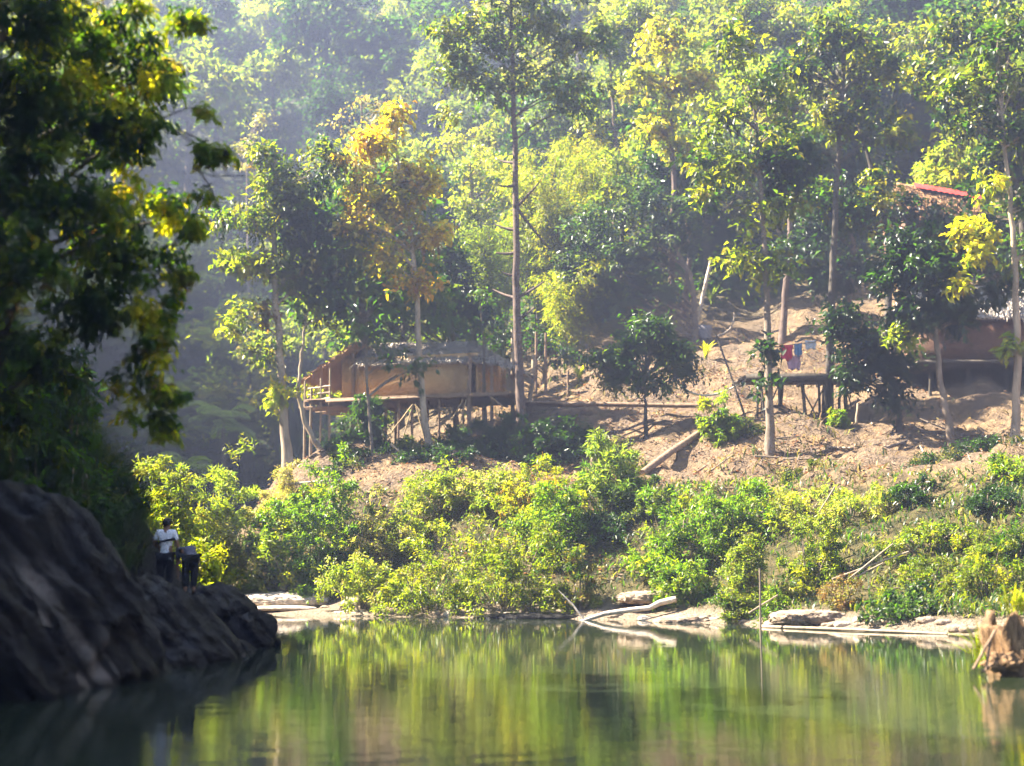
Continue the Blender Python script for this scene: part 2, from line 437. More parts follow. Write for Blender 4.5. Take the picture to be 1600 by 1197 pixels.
# ------------------------------------------------------------------ light, sky, haze
SUN_AZ = math.radians(-80)     # left of the view direction (+Y)
SUN_EL = math.radians(47)
w = bpy.data.worlds.new('World'); sc.world = w; w.use_nodes = True
nt = w.node_tree; bg = nt.nodes['Background']
sky = nt.nodes.new('ShaderNodeTexSky'); sky.sky_type = 'NISHITA'; sky.sun_disc = False
sky.sun_elevation = SUN_EL; sky.sun_rotation = SUN_AZ
nt.links.new(sky.outputs[0], bg.inputs[0]); bg.inputs[1].default_value = .05
sd = bpy.data.lights.new('sun', 'SUN'); sd.energy = 5.0; sd.angle = math.radians(.5); sd.color = (1, .91, .75)
so = bpy.data.objects.new('sun', sd); COL.objects.link(so)
sv = Vector((math.sin(SUN_AZ) * math.cos(SUN_EL), math.cos(SUN_AZ) * math.cos(SUN_EL), math.sin(SUN_EL)))
so.rotation_euler = sv.to_track_quat('Z', 'Y').to_euler(); so.location = sv * 300

HAZE = .00095
hm, hnt, hout = nodes_of('valley_haze')
pv = N(hnt, 'ShaderNodeVolumePrincipled'); pv.inputs['Color'].default_value = (.57, .65, 1.0, 1)
pv.inputs['Density'].default_value = HAZE; pv.inputs['Anisotropy'].default_value = .35
L(hnt, pv.outputs[0], hout.inputs['Volume'])

# ------------------------------------------------------------------ terrain + water


def axis(parts):
    out = []
    for a, b, s in parts: out += list(np.arange(a, b, s))
    return np.array(out + [parts[-1][1]])


gx = axis([(-120, -34, 3), (-34, -16, .9), (-16, 22, .33), (22, 40, .9), (40, 120, 3)])
gy = axis([(-60, 8, 3), (8, 16, .8), (16, 76, .33), (76, 130, 1), (130, 260, 3)])
XX, YY = np.meshgrid(gx, gy)
ZZ = height(XX, YY)
nx, ny = len(gx), len(gy)
idx = (np.arange(ny - 1)[:, None] * nx + np.arange(nx - 1)[None]).ravel()
F = np.stack([idx, idx + 1, idx + nx + 1, idx + nx], -1)
mb = MB().add(np.stack([XX, YY, ZZ], -1).reshape(-1, 3), F)
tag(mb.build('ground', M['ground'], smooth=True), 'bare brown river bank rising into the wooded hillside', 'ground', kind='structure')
mb = MB().add([(-16, -55, 0), (60, -55, 0), (60, 56, 0), (-16, 56, 0)], np.array([[0, 1, 2, 3]]))
tag(mb.build('water', M['water']), 'calm dark green river water mirroring the bank', 'water', kind='structure')

# ------------------------------------------------------------------ foliage
G = {
    'dark': (.013, .028, .009), 'deep': (.024, .052, .011), 'mid': (.055, .105, .013), 'lime': (.205, .232, .016), 'pale': (.23, .26, .07),
    'olive': (.135, .135, .020), 'yellow': (.44, .37, .016), 'gold': (.48, .31, .018), 'orange': (.42, .18, .025), 'rust': (.20, .09, .045),
    'grey': (.11, .135, .085), 'straw': (.40, .31, .12), 'bare': (.22, .16, .12), 'bright': (.125, .20, .013),
}


def pick(rng, pal, n):
    names = list(pal); wts = np.array([pal[k] for k in names], float); wts /= wts.sum()
    i = rng.choice(len(names), n, p=wts)
    return np.array([G[k] for k in names])[i]


def unit(v): return v / (np.linalg.norm(v, axis=-1, keepdims=True) + 1e-9)


def leaves(mb, rng, P, A, Nn, Ln, Wd, C, fine=False, curl=.25, fold=.18):
    n = len(P)
    A = unit(A); S = unit(np.cross(A, Nn)); U = np.cross(S, A)
    Ln = np.broadcast_to(Ln, (n,))[:, None]; Wd = np.broadcast_to(Wd, (n,))[:, None]
    if not fine:
        p0 = P; tip = P + A * Ln - U * Ln * curl
        r = P + A * Ln * .42 + S * Wd * .5 + U * Wd * fold; l = P + A * Ln * .42 - S * Wd * .5 + U * Wd * fold
        V = np.stack([p0, r, tip, l], 1).reshape(-1, 3)
        b = np.arange(n)[:, None] * 4
        F = np.concatenate([b + np.array([0, 1, 2]), b + np.array([0, 2, 3])])
        mb.add(V, F, np.repeat(C, 4, 0))
    else:
        q = lambda t, w, d: P + A * Ln * t + S * Wd * w + U * (Wd * abs(w) * fold * 2 - Ln * curl * d)
        V = np.stack([q(0, 0, 0), q(.3, .46, .08), q(.68, .36, .45), q(1, 0, 1.0), q(.68, -.36, .45), q(.3, -.46, .08), q(.3, 0, .08), q(.68, 0, .45)], 1).reshape(-1, 3)
        b = np.arange(n)[:, None] * 8
        T = np.concatenate([b + np.array(t) for t in ([0, 1, 6], [7, 2, 3], [0, 6, 5], [7, 3, 4])])
        Q = np.concatenate([b + np.array(t) for t in ([6, 1, 2, 7], [6, 7, 4, 5])])
        mb.add(V, [T, Q], np.repeat(C, 8, 0))


def sprays(mb, rng, clumps, pal, Ln, aspect=.5, per=70, lpt=8, droop=.35, fine=False, curl=.25, jit=.28, up=.0, shell=.35, updir=.15):
    """clumps: list of (centre, (rx,ry,rz)) ; leafy twigs running outward from each clump's middle"""
    for c, r in clumps:
        c = np.asarray(c); r = np.asarray(r)
        k = max(3, int(per / lpt * (.7 + .6 * rng.random())))
        d = unit(rng.normal(size=(k, 3)) + np.array([0, 0, updir]))
        e = c + d * r * (.75 + .45 * rng.random((k, 1)))
        s = c + d * r * shell * rng.random((k, 1))
        base = pick(rng, pal, 1)[0]
        tw = pick(rng, pal, k) * .5 + base * .5
        t = (np.arange(lpt)[None] + rng.random((k, lpt))) / lpt
        P = s[:, None] + (e - s)[:, None] * t[..., None]
        P[..., 2] -= droop * .5 * t ** 2 * r[2] * .6
        P += rng.normal(size=P.shape) * Ln * .22
        td = unit(e - s)[:, None] * np.ones((1, lpt, 1))
        side = unit(np.cross(td, rng.normal(size=P.shape)))
        A = td * .55 + side * .85 + np.array([0, 0, -droop + up]) + rng.normal(size=P.shape) * .2
        Nn = np.array([0, 0, 1.]) + rng.normal(size=P.shape) * .45
        C = tw[:, None] * (1 + jit * rng.normal(size=P.shape[:2] + (1,))) * (1 + .08 * rng.normal(size=P.shape))
        C = np.clip(C, .004, .75)
        ln = Ln * (.65 + .6 * rng.random(k * lpt))
        leaves(mb, rng, P.reshape(-1, 3), A.reshape(-1, 3), Nn.reshape(-1, 3), ln, ln * aspect, C.reshape(-1, 3), fine, curl)


def fill(rng, regions, D, cr=.9, dens=1.0, depth=.8, squash=.8):
    """pixel ellipses (px,py,rx,ry[,dD]) -> leaf clumps in the ellipsoid of that size that stands D metres off"""
    out = []
    for q in regions:
        px, py, rx, ry = q[:4]; d = D + (q[4] if len(q) > 4 else 0)
        c = at(px, py, d); m = d / FPX
        a, b = rx * m, ry * m
        n = max(2, int(dens * 2.7 * a * b / (cr * cr)))
        for _ in range(n):
            v = unit(rng.normal(size=3)) * rng.random() ** .45
            s = cr * (.65 + .7 * rng.random())
            out.append((c + v * np.array([max(a - s * .5, .1), max(a * depth - s * .5, .1), max(b - s * .5, .1)]), (s, s, s * squash)))
    return out


def bez(p0, p1, p2, n=6):
    t = np.linspace(0, 1, n)[:, None]
    return (1 - t) ** 2 * p0 + 2 * t * (1 - t) * p1 + t * t * p2


def limbs(mb, rng, path, rad, clumps, col=None, every=1, rmin=.025):
    path = np.asarray(path)
    for c, r in clumps[::every]:
        c = np.asarray(c)
        hd = np.linalg.norm(path[:, :2] - c[:2], axis=1)
        want = c[2] - .55 * hd
        i = int(np.argmin(np.abs(path[:, 2] - want) + .15 * hd))
        i = min(max(i, 1), len(path) - 1)
        p0 = path[i]; mid = (p0 + c) / 2 + np.array([0, 0, .18 * np.linalg.norm(c - p0)]) + rng.normal(size=3) * .12
        r0 = max(rmin * 1.6, rad[i] * .42)
        mb.tube(bez(p0, mid, c, 6), np.linspace(r0, rmin * .6, 6), 5, col)


def resample(path, n):
    path = np.asarray(path, float); s = np.concatenate([[0], np.cumsum(np.linalg.norm(np.diff(path, axis=0), axis=1))])
    t = np.linspace(0, s[-1], n)
    return np.stack([np.interp(t, s, path[:, k]) for k in range(3)], -1)


def mtree(name, label, D, trunk, r0, regions, pal, leaf=.3, aspect=.55, per=70, cr=.9, dens=1., mat='leaf', bark='bark', droop=.35,
          lpt=8, group=None, seed=1, tops=.35, every=1, stubs=(), base=None, extra=None, fine=False, depth=.8, cat='tree', shellk=.35):
    """trunk: pixel path from the foot up (first pixel's height is taken from the ground)"""
    rng = np.random.default_rng(seed)
    foot = ground(trunk[0][0], D)
    pts = [foot - np.array([0, 0, .4])] + [foot] + [at(px, py, D + (q[0] if q else 0)) for px, py, *q in trunk[1:]]
    pts = [p for i, p in enumerate(pts) if i < 2 or p[2] > foot[2] + .2]
    path = resample(pts, 22)
    path[2:-1, :2] += rng.normal(size=(19, 2)) * r0 * .12
    tt = np.linspace(0, 1, 22); rad = r0 * (1 - (1 - tops) * tt); rad[:3] *= np.array([1.5, 1.3, 1.1])
    cl = fill(rng, regions, D, cr, dens, depth)
    root = thing(name, foot, label, cat, group)
    tb = MB().tube(path, rad, 10, None, .12)
    limbs(tb, rng, path, rad, cl, every=max(every, len(cl) // 26))
    for px, py, qx, qy in stubs:
        i = int(np.argmin(np.abs(path[:, 2] - at(px, py, D)[2])))
        p0 = path[i]; p2 = at(qx, qy, D + rng.normal() * .5)
        tb.tube(bez(p0, (p0 + p2) / 2 - np.array([0, 0, .1]), p2, 5), np.linspace(.09, .03, 5), 5)
    tb.build('trunk', M[bark], root, foot, True)
    cb = MB()
    sprays(cb, rng, cl, pal, leaf, aspect, per, lpt, droop, fine, shell=shellk)
    if extra:
        for pal2, reg2, k2 in extra:
            sprays(cb, rng, fill(rng, reg2, D, cr * .8, k2, depth), pal2, leaf, aspect, per, lpt, droop, fine)
    cb.build('crown', M[mat], root, foot)
    return root


def shrub(name, label, px, pytop, D, wpx, pal, leaf=.16, aspect=.42, per=60, seed=1, mat='leaf', group=None, cr=.42, dens=1.0, droop=.1, h=None, cat='shrub', up=.15, stems=9, lpt=9):
    rng = np.random.default_rng(seed)
    foot = ground(px, D); m = D / FPX
    H = h or max(.45, (at(px, pytop, D)[2] - foot[2]) * .97); W = wpx * m / 2
    root = thing(name, foot, label, cat, group)
    cl = []
    n = int(dens * 2.2 * (W * H) / (cr * cr) + 6)
    for _ in range(n):
        a = rng.random() * 2 * PI; u = rng.random() ** .5; z = rng.random() ** .75
        rr = W * u * math.sqrt(max(.05, 1 - (z * .92) ** 2.2))
        s = cr * (.45 + 1.1 * rng.random() ** 1.6)
        x, y = foot[0] + rr * math.cos(a), foot[1] + rr * math.sin(a) * .75
        lump = 1 + .28 * math.sin(a * 3 + seed) + .22 * rng.normal()
        zz = foot[2] * .35 + gz(x, y) * .65 + max(.15, z * H * max(.5, lump) - s * .4)
        cl.append((np.array([x, y, zz]), (s, s, s * .8)))
    sb = MB()
    for c, r in cl[::max(1, len(cl) // stems)]:
        p0 = np.array([foot[0] + (c[0] - foot[0]) * .3, foot[1] + (c[1] - foot[1]) * .3, 0]); p0[2] = gz(p0[0], p0[1]) - .1
        sb.tube(bez(p0, (p0 + c) / 2 + np.array([0, 0, .3]), c, 5), np.linspace(.035, .01, 5), 5)
    sb.build('stem', M['bark'], root, foot, True)
    cb = MB(); sprays(cb, rng, cl, pal, leaf, aspect, per, lpt, droop, up=up, shell=.5, updir=.5)
    for k in range(int(4 + W * H * .8)):       # long shoots beyond the outline
        c, r = cl[rng.integers(len(cl))]; L_ = rng.uniform(.3, .7) * min(1.2, .45 * H + .2)
        d = unit(np.array([c[0] - foot[0], c[1] - foot[1], 0]) * .35 + rng.normal(size=3) * .25 + np.array([0, 0, 1.])); p = bez(c, c + d * L_ * .6, c + d * L_ + np.array([d[0], d[1], -.3]) * L_ * .25, 9)
        cb.tube(p, np.linspace(.012, .004, 9), 4, np.array(G['bare']) * .6)
        q = np.repeat(p[2:], 2, 0); a = rng.normal(size=q.shape) * .5 + d * .5; cc_ = pick(rng, pal, 1)
        leaves(cb, rng, q, a, np.array([0, 0, 1.]) + rng.normal(size=q.shape) * .4, leaf * .9, leaf * aspect * .9, np.tile(cc_, (len(q), 1)) * (1 + .2 * rng.normal(size=(len(q), 1))))
    cb.build('foliage', M[mat], root, foot)
    return root


def blades(mb, rng, P, Hh, Wd, lean, C, dirs=None):
    """arching grass blades, three segments each"""
    n = len(P)
    if dirs is None:
        a = rng.random(n) * 2 * PI; dirs = np.stack([np.cos(a), np.sin(a), np.zeros(n)], -1)
    S = unit(np.cross(dirs, np.array([0, 0, 1.])) + rng.normal(size=(n, 3)) * .2)
    Hh = np.broadcast_to(Hh, (n,))[:, None]; lean = np.broadcast_to(lean, (n,))[:, None]; Wd = np.broadcast_to(Wd, (n,))[:, None]
    rows = []
    for t, wv in ((0, .6), (.4, 1), (.75, .7), (1, .08)):
        q = P + np.array([0, 0, 1.]) * Hh * (t - .45 * lean * t ** 2.4) + dirs * Hh * lean * t ** 1.8
        rows += [q - S * Wd * wv / 2, q + S * Wd * wv / 2]
    V = np.stack(rows, 1).reshape(-1, 3); b = np.arange(n)[:, None] * 8
    F = np.concatenate([b + np.array([0, 1, 3, 2]), b + np.array([2, 3, 5, 4]), b + np.array([4, 5, 7, 6])])
    mb.add(V, F, np.repeat(C, 8, 0))

EXPOSURE = 2.95
# ------------------------------------------------------------------ trees of the clearing
teak = {'olive': 4, 'mid': 3, 'lime': 2, 'yellow': 1.4, 'rust': .8, 'dark': 2}
mtree('broadleaf_tree', 'olive yellow tree with a bare pale trunk at the left end of the bank', 60,
      [(447, 748), (443, 640), (438, 560), (430, 470), (428, 360), (430, 240)], .22,
      [(425, 265, 55, 65), (400, 340, 75, 50), (470, 330, 60, 90), (385, 405, 65, 28), (440, 420, 70, 40), (395, 490, 55, 22), (480, 430, 55, 60), (505, 265, 35, 60), (420, 545, 32, 14), (530, 400, 50, 60)],
      teak, .29, per=100, bark='bark_pale', seed=21, dens=1.25,
      extra=[({'yellow': 4, 'lime': 3}, [(438, 622, 22, 32), (395, 415, 60, 20), (355, 510, 25, 14)], 1.6), ({'dark': 3, 'deep': 2}, [(480, 350, 50, 90), (520, 450, 50, 60)], 1.0)])
mtree('forked_tree', 'pale trunk leaning out of a fork beside the balcony of the stilt hut', 60.6,
      [(500, 748), (492, 690), (476, 660), (466, 620), (470, 560), (478, 500)], .13,
      [(480, 475, 34, 28), (500, 500, 24, 16)], teak, .28, per=55, bark='bark_pale', seed=22, dens=1.1)
mtree('golden_tree', 'tall tree with large yellow and orange leaves above the stilt hut', 60,
      [(674, 733), (662, 650), (655, 560), (652, 460), (644, 380), (630, 300), (618, 230)], .17,
      [(620, 185, 14, 30), (590, 225, 45, 35), (565, 270, 45, 40), (630, 280, 50, 60), (600, 330, 75, 55), (668, 290, 16, 45), (660, 370, 45, 30), (560, 350, 45, 40), (600, 400, 65, 35), (640, 440, 50, 30)],
      {'gold': 5, 'yellow': 3, 'orange': 1.2, 'rust': 1, 'olive': 3.5, 'straw': 1.2, 'lime': .5}, .30, .62, per=84, bark='bark_pale', seed=23, dens=1.1, lpt=6, droop=.5,
      extra=[({'yellow': 3, 'gold': 2}, [(618, 185, 12, 30), (670, 285, 14, 40), (585, 225, 40, 25), (683, 365, 16, 14)], 2.0)])
mtree('dark_tree', 'dense dark green tree standing over the roof of the stilt hut', 70,
      [(712, 660), (710, 600), (708, 520), (710, 450)], .16,
      [(705, 395, 60, 50), (720, 450, 62, 55), (660, 450, 55, 50), (745, 490, 35, 30), (600, 470, 60, 45), (560, 490, 50, 40)],
      {'dark': 5, 'deep': 3}, .26, per=90, bark='bark_dark', seed=24, dens=1.7, mat='leaf_gloss')
mtree('slim_tree', 'slim dark trunk rising in front of the tan hut wall', 62,
      [(760, 660), (757, 600), (756, 540), (750, 470)], .07,
      [(755, 475, 30, 30), (735, 510, 30, 18)], {'dark': 3, 'mid': 2}, .22, per=60, bark='bark_dark', seed=25)
mtree('slim_tree', 'thin brown trunk rising before the middle of the hut with big drooping leaves', 60,
      [(580, 715), (576, 640), (572, 560), (574, 480)], .085,
      [(565, 515, 24, 18), (612, 560, 36, 30), (650, 580, 36, 30)], {'mid': 3, 'deep': 4, 'olive': 2}, .36, .5, per=34, bark='bark', seed=26, lpt=6, droop=.75, dens=.75)
mtree('tall_tree', 'tallest tree with a long bare trunk of branch stubs and thin olive crown', 61,
      [(816, 722), (812, 620), (808, 500), (807, 380), (805, 260), (804, 160), (800, 60), (796, -20)], .22,
      [(755, 60, 85, 65), (830, 40, 95, 65), (905, 70, 70, 55), (790, 125, 90, 42), (712, 110, 58, 40), (875, 140, 80, 36), (690, 60, 40, 40), (780, -40, 90, 60), (880, -30, 80, 50), (720, 180, 40, 22), (900, 170, 40, 24)],
      {'olive': 5, 'mid': 3, 'yellow': .8, 'grey': 2}, .29, .55, per=66, bark='bark_red', seed=27, dens=1.3, tops=.28, mat='leaf_gloss', depth=.6,
      stubs=[(808, 310, 845, 282), (807, 300, 780, 290), (808, 370, 772, 350), (808, 410, 775, 395), (807, 262, 780, 250), (809, 440, 785, 425), (808, 330, 860, 390), (809, 470, 770, 452), (810, 500, 835, 480), (811, 455, 850, 440)])
mtree('grey_tree', 'wide grey green tree with glinting leaves on the terrace right of the tall bare trunk', 73,
      [(1092, 545), (1085, 480), (1078, 430), (1050, 380), (1020, 340)], .2,
      [(1000, 310, 55, 40), (930, 350, 65, 45), (1040, 380, 65, 55), (960, 410, 85, 55), (900, 430, 45, 50), (1010, 450, 70, 45), (940, 480, 55, 35), (1070, 330, 35, 40)],
      {'grey': 5, 'deep': 3, 'dark': 3, 'mid': 1}, .27, .55, per=85, bark='bark', seed=28, dens=1.5, mat='leaf_gloss')
mtree('round_tree', 'small round dense tree growing in front of the bare earth mound', 58.5,
      [(1012, 660), (1008, 625), (1006, 590)], .11,
      [(1015, 522, 55, 38), (975, 562, 52, 38), (1050, 562, 48, 36), (1000, 596, 55, 16), (960, 590, 30, 22), (1070, 585, 25, 18), (940, 560, 20, 20)],
      {'deep': 4, 'mid': 3, 'dark': 2, 'olive': 1}, .22, .5, per=135, cr=.75, bark='bark_dark', seed=29, dens=2.3, mat='leaf_gloss')
mtree('yellow_green_tree', 'tall slender tree with sparse yellow green leaves in front of the platform', 54,
      [(1206, 732), (1203, 640), (1200, 540), (1196, 420), (1190, 300), (1180, 180)], .17,
      [(1190, 130, 60, 60), (1120, 190, 60, 50), (1150, 260, 75, 45), (1230, 220, 65, 55), (1110, 310, 45, 40), (1180, 340, 60, 40), (1090, 260, 40, 30), (1240, 310, 50, 45), (1140, 400, 50, 35), (1200, 420, 50, 40), (1150, 60, 60, 50)],
      {'lime': 4, 'olive': 3, 'yellow': 2, 'mid': 3, 'dark': 3}, .31, .62, per=60, bark='bark', seed=30, dens=1.0, lpt=6,
      extra=[({'dark': 4, 'deep': 2}, [(1203, 545, 26, 30), (1195, 600, 20, 14), (1230, 270, 60, 60)], 1.6)])
mtree('dark_tree', 'dense dark tree in front of the right end of the bamboo platform', 55,
      [(1412, 692), (1405, 640), (1390, 580), (1370, 520)], .13,
      [(1345, 540, 50, 45), (1330, 590, 40, 35), (1390, 560, 45, 45), (1320, 500, 40, 30), (1400, 620, 30, 25)],
      {'dark': 5, 'deep': 3}, .26, per=130, bark='bark_dark', seed=31, dens=2.2, mat='leaf_gloss')
mtree('dark_tree', 'dark leaning tree whose grey trunk stands before the brown hut wall', 52,
      [(1496, 726), (1482, 660), (1468, 590), (1462, 520), (1455, 440)], .17,
      [(1450, 420, 75, 55), (1480, 480, 60, 45), (1420, 500, 50, 40), (1500, 400, 45, 45), (1400, 430, 50, 45), (1430, 375, 50, 35), (1500, 500, 40, 25)],
      {'dark': 5, 'deep': 3, 'mid': 1}, .28, per=120, bark='bark', seed=32, dens=1.8, mat='leaf_gloss',
      extra=[({'lime': 3}, [(1412, 528, 16, 9)], 2), ({'dark': 4, 'deep': 3}, [(1535, 462, 34, 20), (1575, 445, 30, 18)], 1.4)])
mtree('tall_tree', 'tall tree with a pale trunk at the right edge and one bright yellow branch', 51,
      [(1592, 702), (1590, 600), (1588, 500), (1586, 400), (1575, 280), (1565, 180)], .17,
      [(1560, 130, 60, 50), (1600, 200, 60, 60), (1540, 190, 45, 32), (1610, 310, 45, 50), (1560, 60, 60, 50), (1620, 400, 40, 45), (1500, 130, 40, 40)],
      {'olive': 3, 'mid': 3, 'dark': 4, 'lime': 2}, .31, .62, per=70, bark='bark_pale', seed=33, dens=1.1,
      extra=[({'yellow': 6, 'lime': 1}, [(1525, 365, 36, 28), (1532, 400, 30, 26), (1498, 448, 16, 10), (1555, 290, 14, 12)], 2.2), ({'lime': 3}, [(1578, 540, 16, 14)], 1.5)])
# canopy up the slope on the right, one after the other
up = [
    ('orange_leaved_tree', 'tree with yellow orange foliage left of the slender yellow green tree', 74, 1050, [(1040, 60, 60, 50), (1080, 130, 60, 45), (1020, 190, 60, 40), (1060, 230, 50, 30), (1000, 130, 45, 40)], {'yellow': 3, 'gold': 2, 'olive': 4, 'lime': 2, 'straw': 1.5}, 'leaf'),
    ('bare_topped_tree', 'tree with greyish half bare foliage behind the yellow green tree', 70, 1230, [(1240, 160, 80, 45), (1320, 130, 60, 40), (1200, 210, 50, 35), (1270, 240, 60, 40)], {'bare': 3, 'olive': 4, 'grey': 3, 'straw': 1}, 'leaf'),
    ('glossy_tree', 'dark tree with white glints high above the platform', 70, 1330, [(1310, 260, 60, 50), (1350, 210, 55, 45), (1300, 340, 70, 55), (1350, 410, 60, 40), (1260, 400, 55, 50), (1310, 440, 60, 35)], {'dark': 4, 'deep': 3, 'mid': 2, 'grey': 1}, 'leaf_gloss'),
    ('glossy_tree', 'dark glossy tree above the red edged roof', 82, 1480, [(1470, 190, 70, 45), (1420, 150, 60, 45), (1520, 230, 50, 30), (1390, 200, 50, 30)], {'dark': 4, 'deep': 3, 'mid': 1, 'grey': 2}, 'leaf_gloss'),
    ('pale_green_tree', 'pale yellow green tree in the upper right corner', 80, 1500, [(1500, 50, 70, 50), (1560, 100, 60, 50), (1440, 60, 50, 40), (1590, 30, 50, 50)], {'lime': 2, 'olive': 4, 'yellow': 1, 'mid': 2, 'dark': 2}, 'leaf'),
    ('shady_tree', 'broad dark tree between the half bare tree and the red edged roof', 62, 1390, [(1330, 160, 60, 45), (1290, 310, 55, 45), (1370, 290, 35, 40), (1330, 330, 60, 50), (1280, 90, 50, 40)], {'dark': 4, 'deep': 4, 'mid': 2, 'lime': .7, 'yellow': .9}, 'leaf_gloss'),
    ('shady_tree', 'dark leafy tree filling the right side between the yellow branch and the upper edge', 63, 1625, [(1570, 240, 50, 40), (1500, 190, 55, 40), (1450, 110, 55, 40), (1590, 400, 35, 50), (1530, 90, 50, 40)], {'dark': 4, 'deep': 4, 'mid': 2, 'yellow': 1, 'grey': 1}, 'leaf_gloss'),
    ('leafy_tree', 'full crowned tree of dark and yellow leaves right of the slender yellow green tree', 60, 1300, [(1320, 60, 75, 50), (1260, 120, 60, 45), (1380, 110, 70, 50), (1310, 190, 70, 45), (1400, 200, 55, 45), (1250, 220, 50, 40)], {'dark': 4, 'deep': 3, 'olive': 2, 'yellow': 1.2, 'lime': 1}, 'leaf'),
    ('leafy_tree', 'full crowned tree of dark and yellow leaves in the upper right corner', 58, 1660, [(1560, 50, 75, 55), (1490, 60, 55, 45), (1590, 140, 60, 50), (1530, 130, 60, 45), (1600, 220, 40, 40), (1470, 130, 45, 35)], {'dark': 4, 'deep': 3, 'olive': 2, 'yellow': 1.2, 'lime': 1}, 'leaf'),
    ('olive_tree', 'olive tree at the upper edge above the half bare tree', 84, 1270, [(1230, 40, 80, 45), (1310, 50, 60, 40), (1160, 20, 50, 40), (1370, 60, 50, 45)], {'olive': 4, 'mid': 3, 'dark': 2, 'yellow': 1.2}, 'leaf'),
    ('bushy_tree', 'light green bushy tree between the tall bare trunk and the orange foliage', 86, 960, [(950, 60, 60, 45), (980, 120, 50, 40), (930, 180, 50, 35), (990, 30, 50, 40)], {'lime': 3, 'olive': 3, 'grey': 2, 'yellow': 1}, 'leaf'),
    ('bushy_tree', 'dark bushy tree below the orange foliage left of the yellow green tree', 78, 1075, [(1060, 270, 50, 35), (1020, 260, 40, 30), (1100, 240, 45, 35)], {'dark': 3, 'deep': 3, 'mid': 1}, 'leaf_gloss'),
    ('bushy_tree', 'shaggy tree of dull green leaves right of the tall trunk above the bamboo', 90, 900, [(900, 200, 50, 30), (850, 180, 40, 30), (930, 230, 40, 25)], {'grey': 3, 'olive': 3, 'mid': 2}, 'leaf'),
    ('glossy_tree', 'dark tree hiding the wall below the red edged roof', 68, 1465, [(1400, 322, 42, 24), (1450, 335, 40, 18), (1415, 345, 40, 28), (1480, 350, 50, 24), (1520, 370, 40, 40), (1440, 400, 60, 40)], {'dark': 5, 'deep': 3}, 'leaf_gloss'),
    ('bushy_tree', 'white glinting tree left behind the red edged roof', 86, 1400, [(1400, 270, 50, 35), (1350, 300, 40, 30), (1440, 240, 50, 30)], {'grey': 3, 'deep': 3, 'olive': 2}, 'leaf_gloss'),
]
for i, (nm, lab, D, bx, reg, pal, mt) in enumerate(up):
    g = ground(bx, D); tp = reg[0]
    gy_ = CY - (g[2] - CAMH - D * math.tan(PITCH)) / D * FPX * .97
    mtree(nm, lab, D, [(bx, gy_), (bx + 4, (gy_ + tp[1]) / 2), (tp[0], tp[1])], .2, reg, pal, .31, .6, per=92, cr=1.0, dens=1.35, mat=mt, bark='bark_red' if D > 66 else 'bark_dark', seed=50 + i, lpt=7)

# mid distance left of the tall trunk
mid = [
    ('leafless_tree', 'brownish half bare tree top behind the golden tree', 78, 560, [(565, 160, 45, 28), (600, 190, 35, 22), (530, 190, 30, 20)], {'bare': 4, 'rust': 2, 'straw': 1.5}, .22, 34),
    ('leafless_tree', 'brownish twiggy tree top left of the dark centre of the olive tree', 112, 385, [(385, 225, 35, 30), (410, 190, 30, 25), (395, 260, 26, 26)], {'bare': 4, 'straw': 2, 'olive': 2}, .32, 34),
    ('pale_tree', 'pale sunlit tree between the golden tree and the tall bare trunk', 82, 740, [(735, 260, 35, 45), (760, 330, 35, 45), (720, 330, 30, 50), (745, 400, 35, 40)], {'grey': 2, 'pale': 3, 'olive': 3, 'yellow': 1}, .26, 60),
    ('yellow_tree', 'soft yellow tree left of the tall bare trunk', 86, 770, [(700, 225, 40, 30), (770, 250, 30, 40), (780, 300, 25, 50)], {'yellow': 2, 'olive': 3, 'straw': 2, 'lime': 2}, .26, 55),
    ('dark_tree', 'dark green tree in the deep shade behind the posts right of the hut', 72, 850, [(850, 540, 40, 40), (780, 520, 35, 40), (880, 560, 35, 35), (770, 580, 25, 30)], {'dark': 4, 'deep': 3}, .24, 80),
]
for i, (nm, lab, D, bx, reg, pal, lf, per) in enumerate(mid):
    g = ground(bx, D); tp = reg[0]
    gy_ = CY - (g[2] - CAMH - D * math.tan(PITCH)) / D * FPX * .97
    mtree(nm, lab, D, [(bx, gy_), (bx + 3, (gy_ + tp[1]) / 2), (tp[0], tp[1])], .16, reg, pal, lf, .55, per=per, cr=.95, dens=1.25, bark='bark', seed=70 + i, lpt=7)


def bamboo(label, px, D, pytop, wpx, seed, pal, n=26):
    rng = np.random.default_rng(seed)
    foot = ground(px, D); m = D / FPX; W = wpx * m / 2
    H = at(px, pytop, D)[2] - foot[2]
    root = thing('bamboo_clump', foot, label, 'bamboo')
    cm, fm = MB(), MB(); cl = []
    for k in range(n):
        a = rng.random() * 2 * PI; rr = rng.random() ** .5
        b = foot + np.array([math.cos(a), math.sin(a), 0]) * rr * W * .35; b[2] = gz(b[0], b[1]) - .2
        h = H * (.65 + .4 * rng.random()); out = np.array([math.cos(a), math.sin(a), 0]) * W * (.5 + .6 * rng.random())
        p = bez(b, b + np.array([0, 0, h * .95]) + out * .25, b + np.array([0, 0, h]) + out - np.array([0, 0, h * .1]), 14)
        cm.tube(p, np.linspace(.055, .012, 14), 6)
        for j in range(4, 14):
            for _ in range(2):
                s = .45 + .45 * rng.random()
                cl.append((p[j] + rng.normal(size=3) * .28, (s, s, s * .7)))
    cm.build('culm', M['green_bamboo'], root, foot, True)
    sprays(fm, rng, cl, pal, .26, .16, 42, 7, .6, shell=.2)
    fm.build('foliage', M['leaf'], root, foot)
    return root


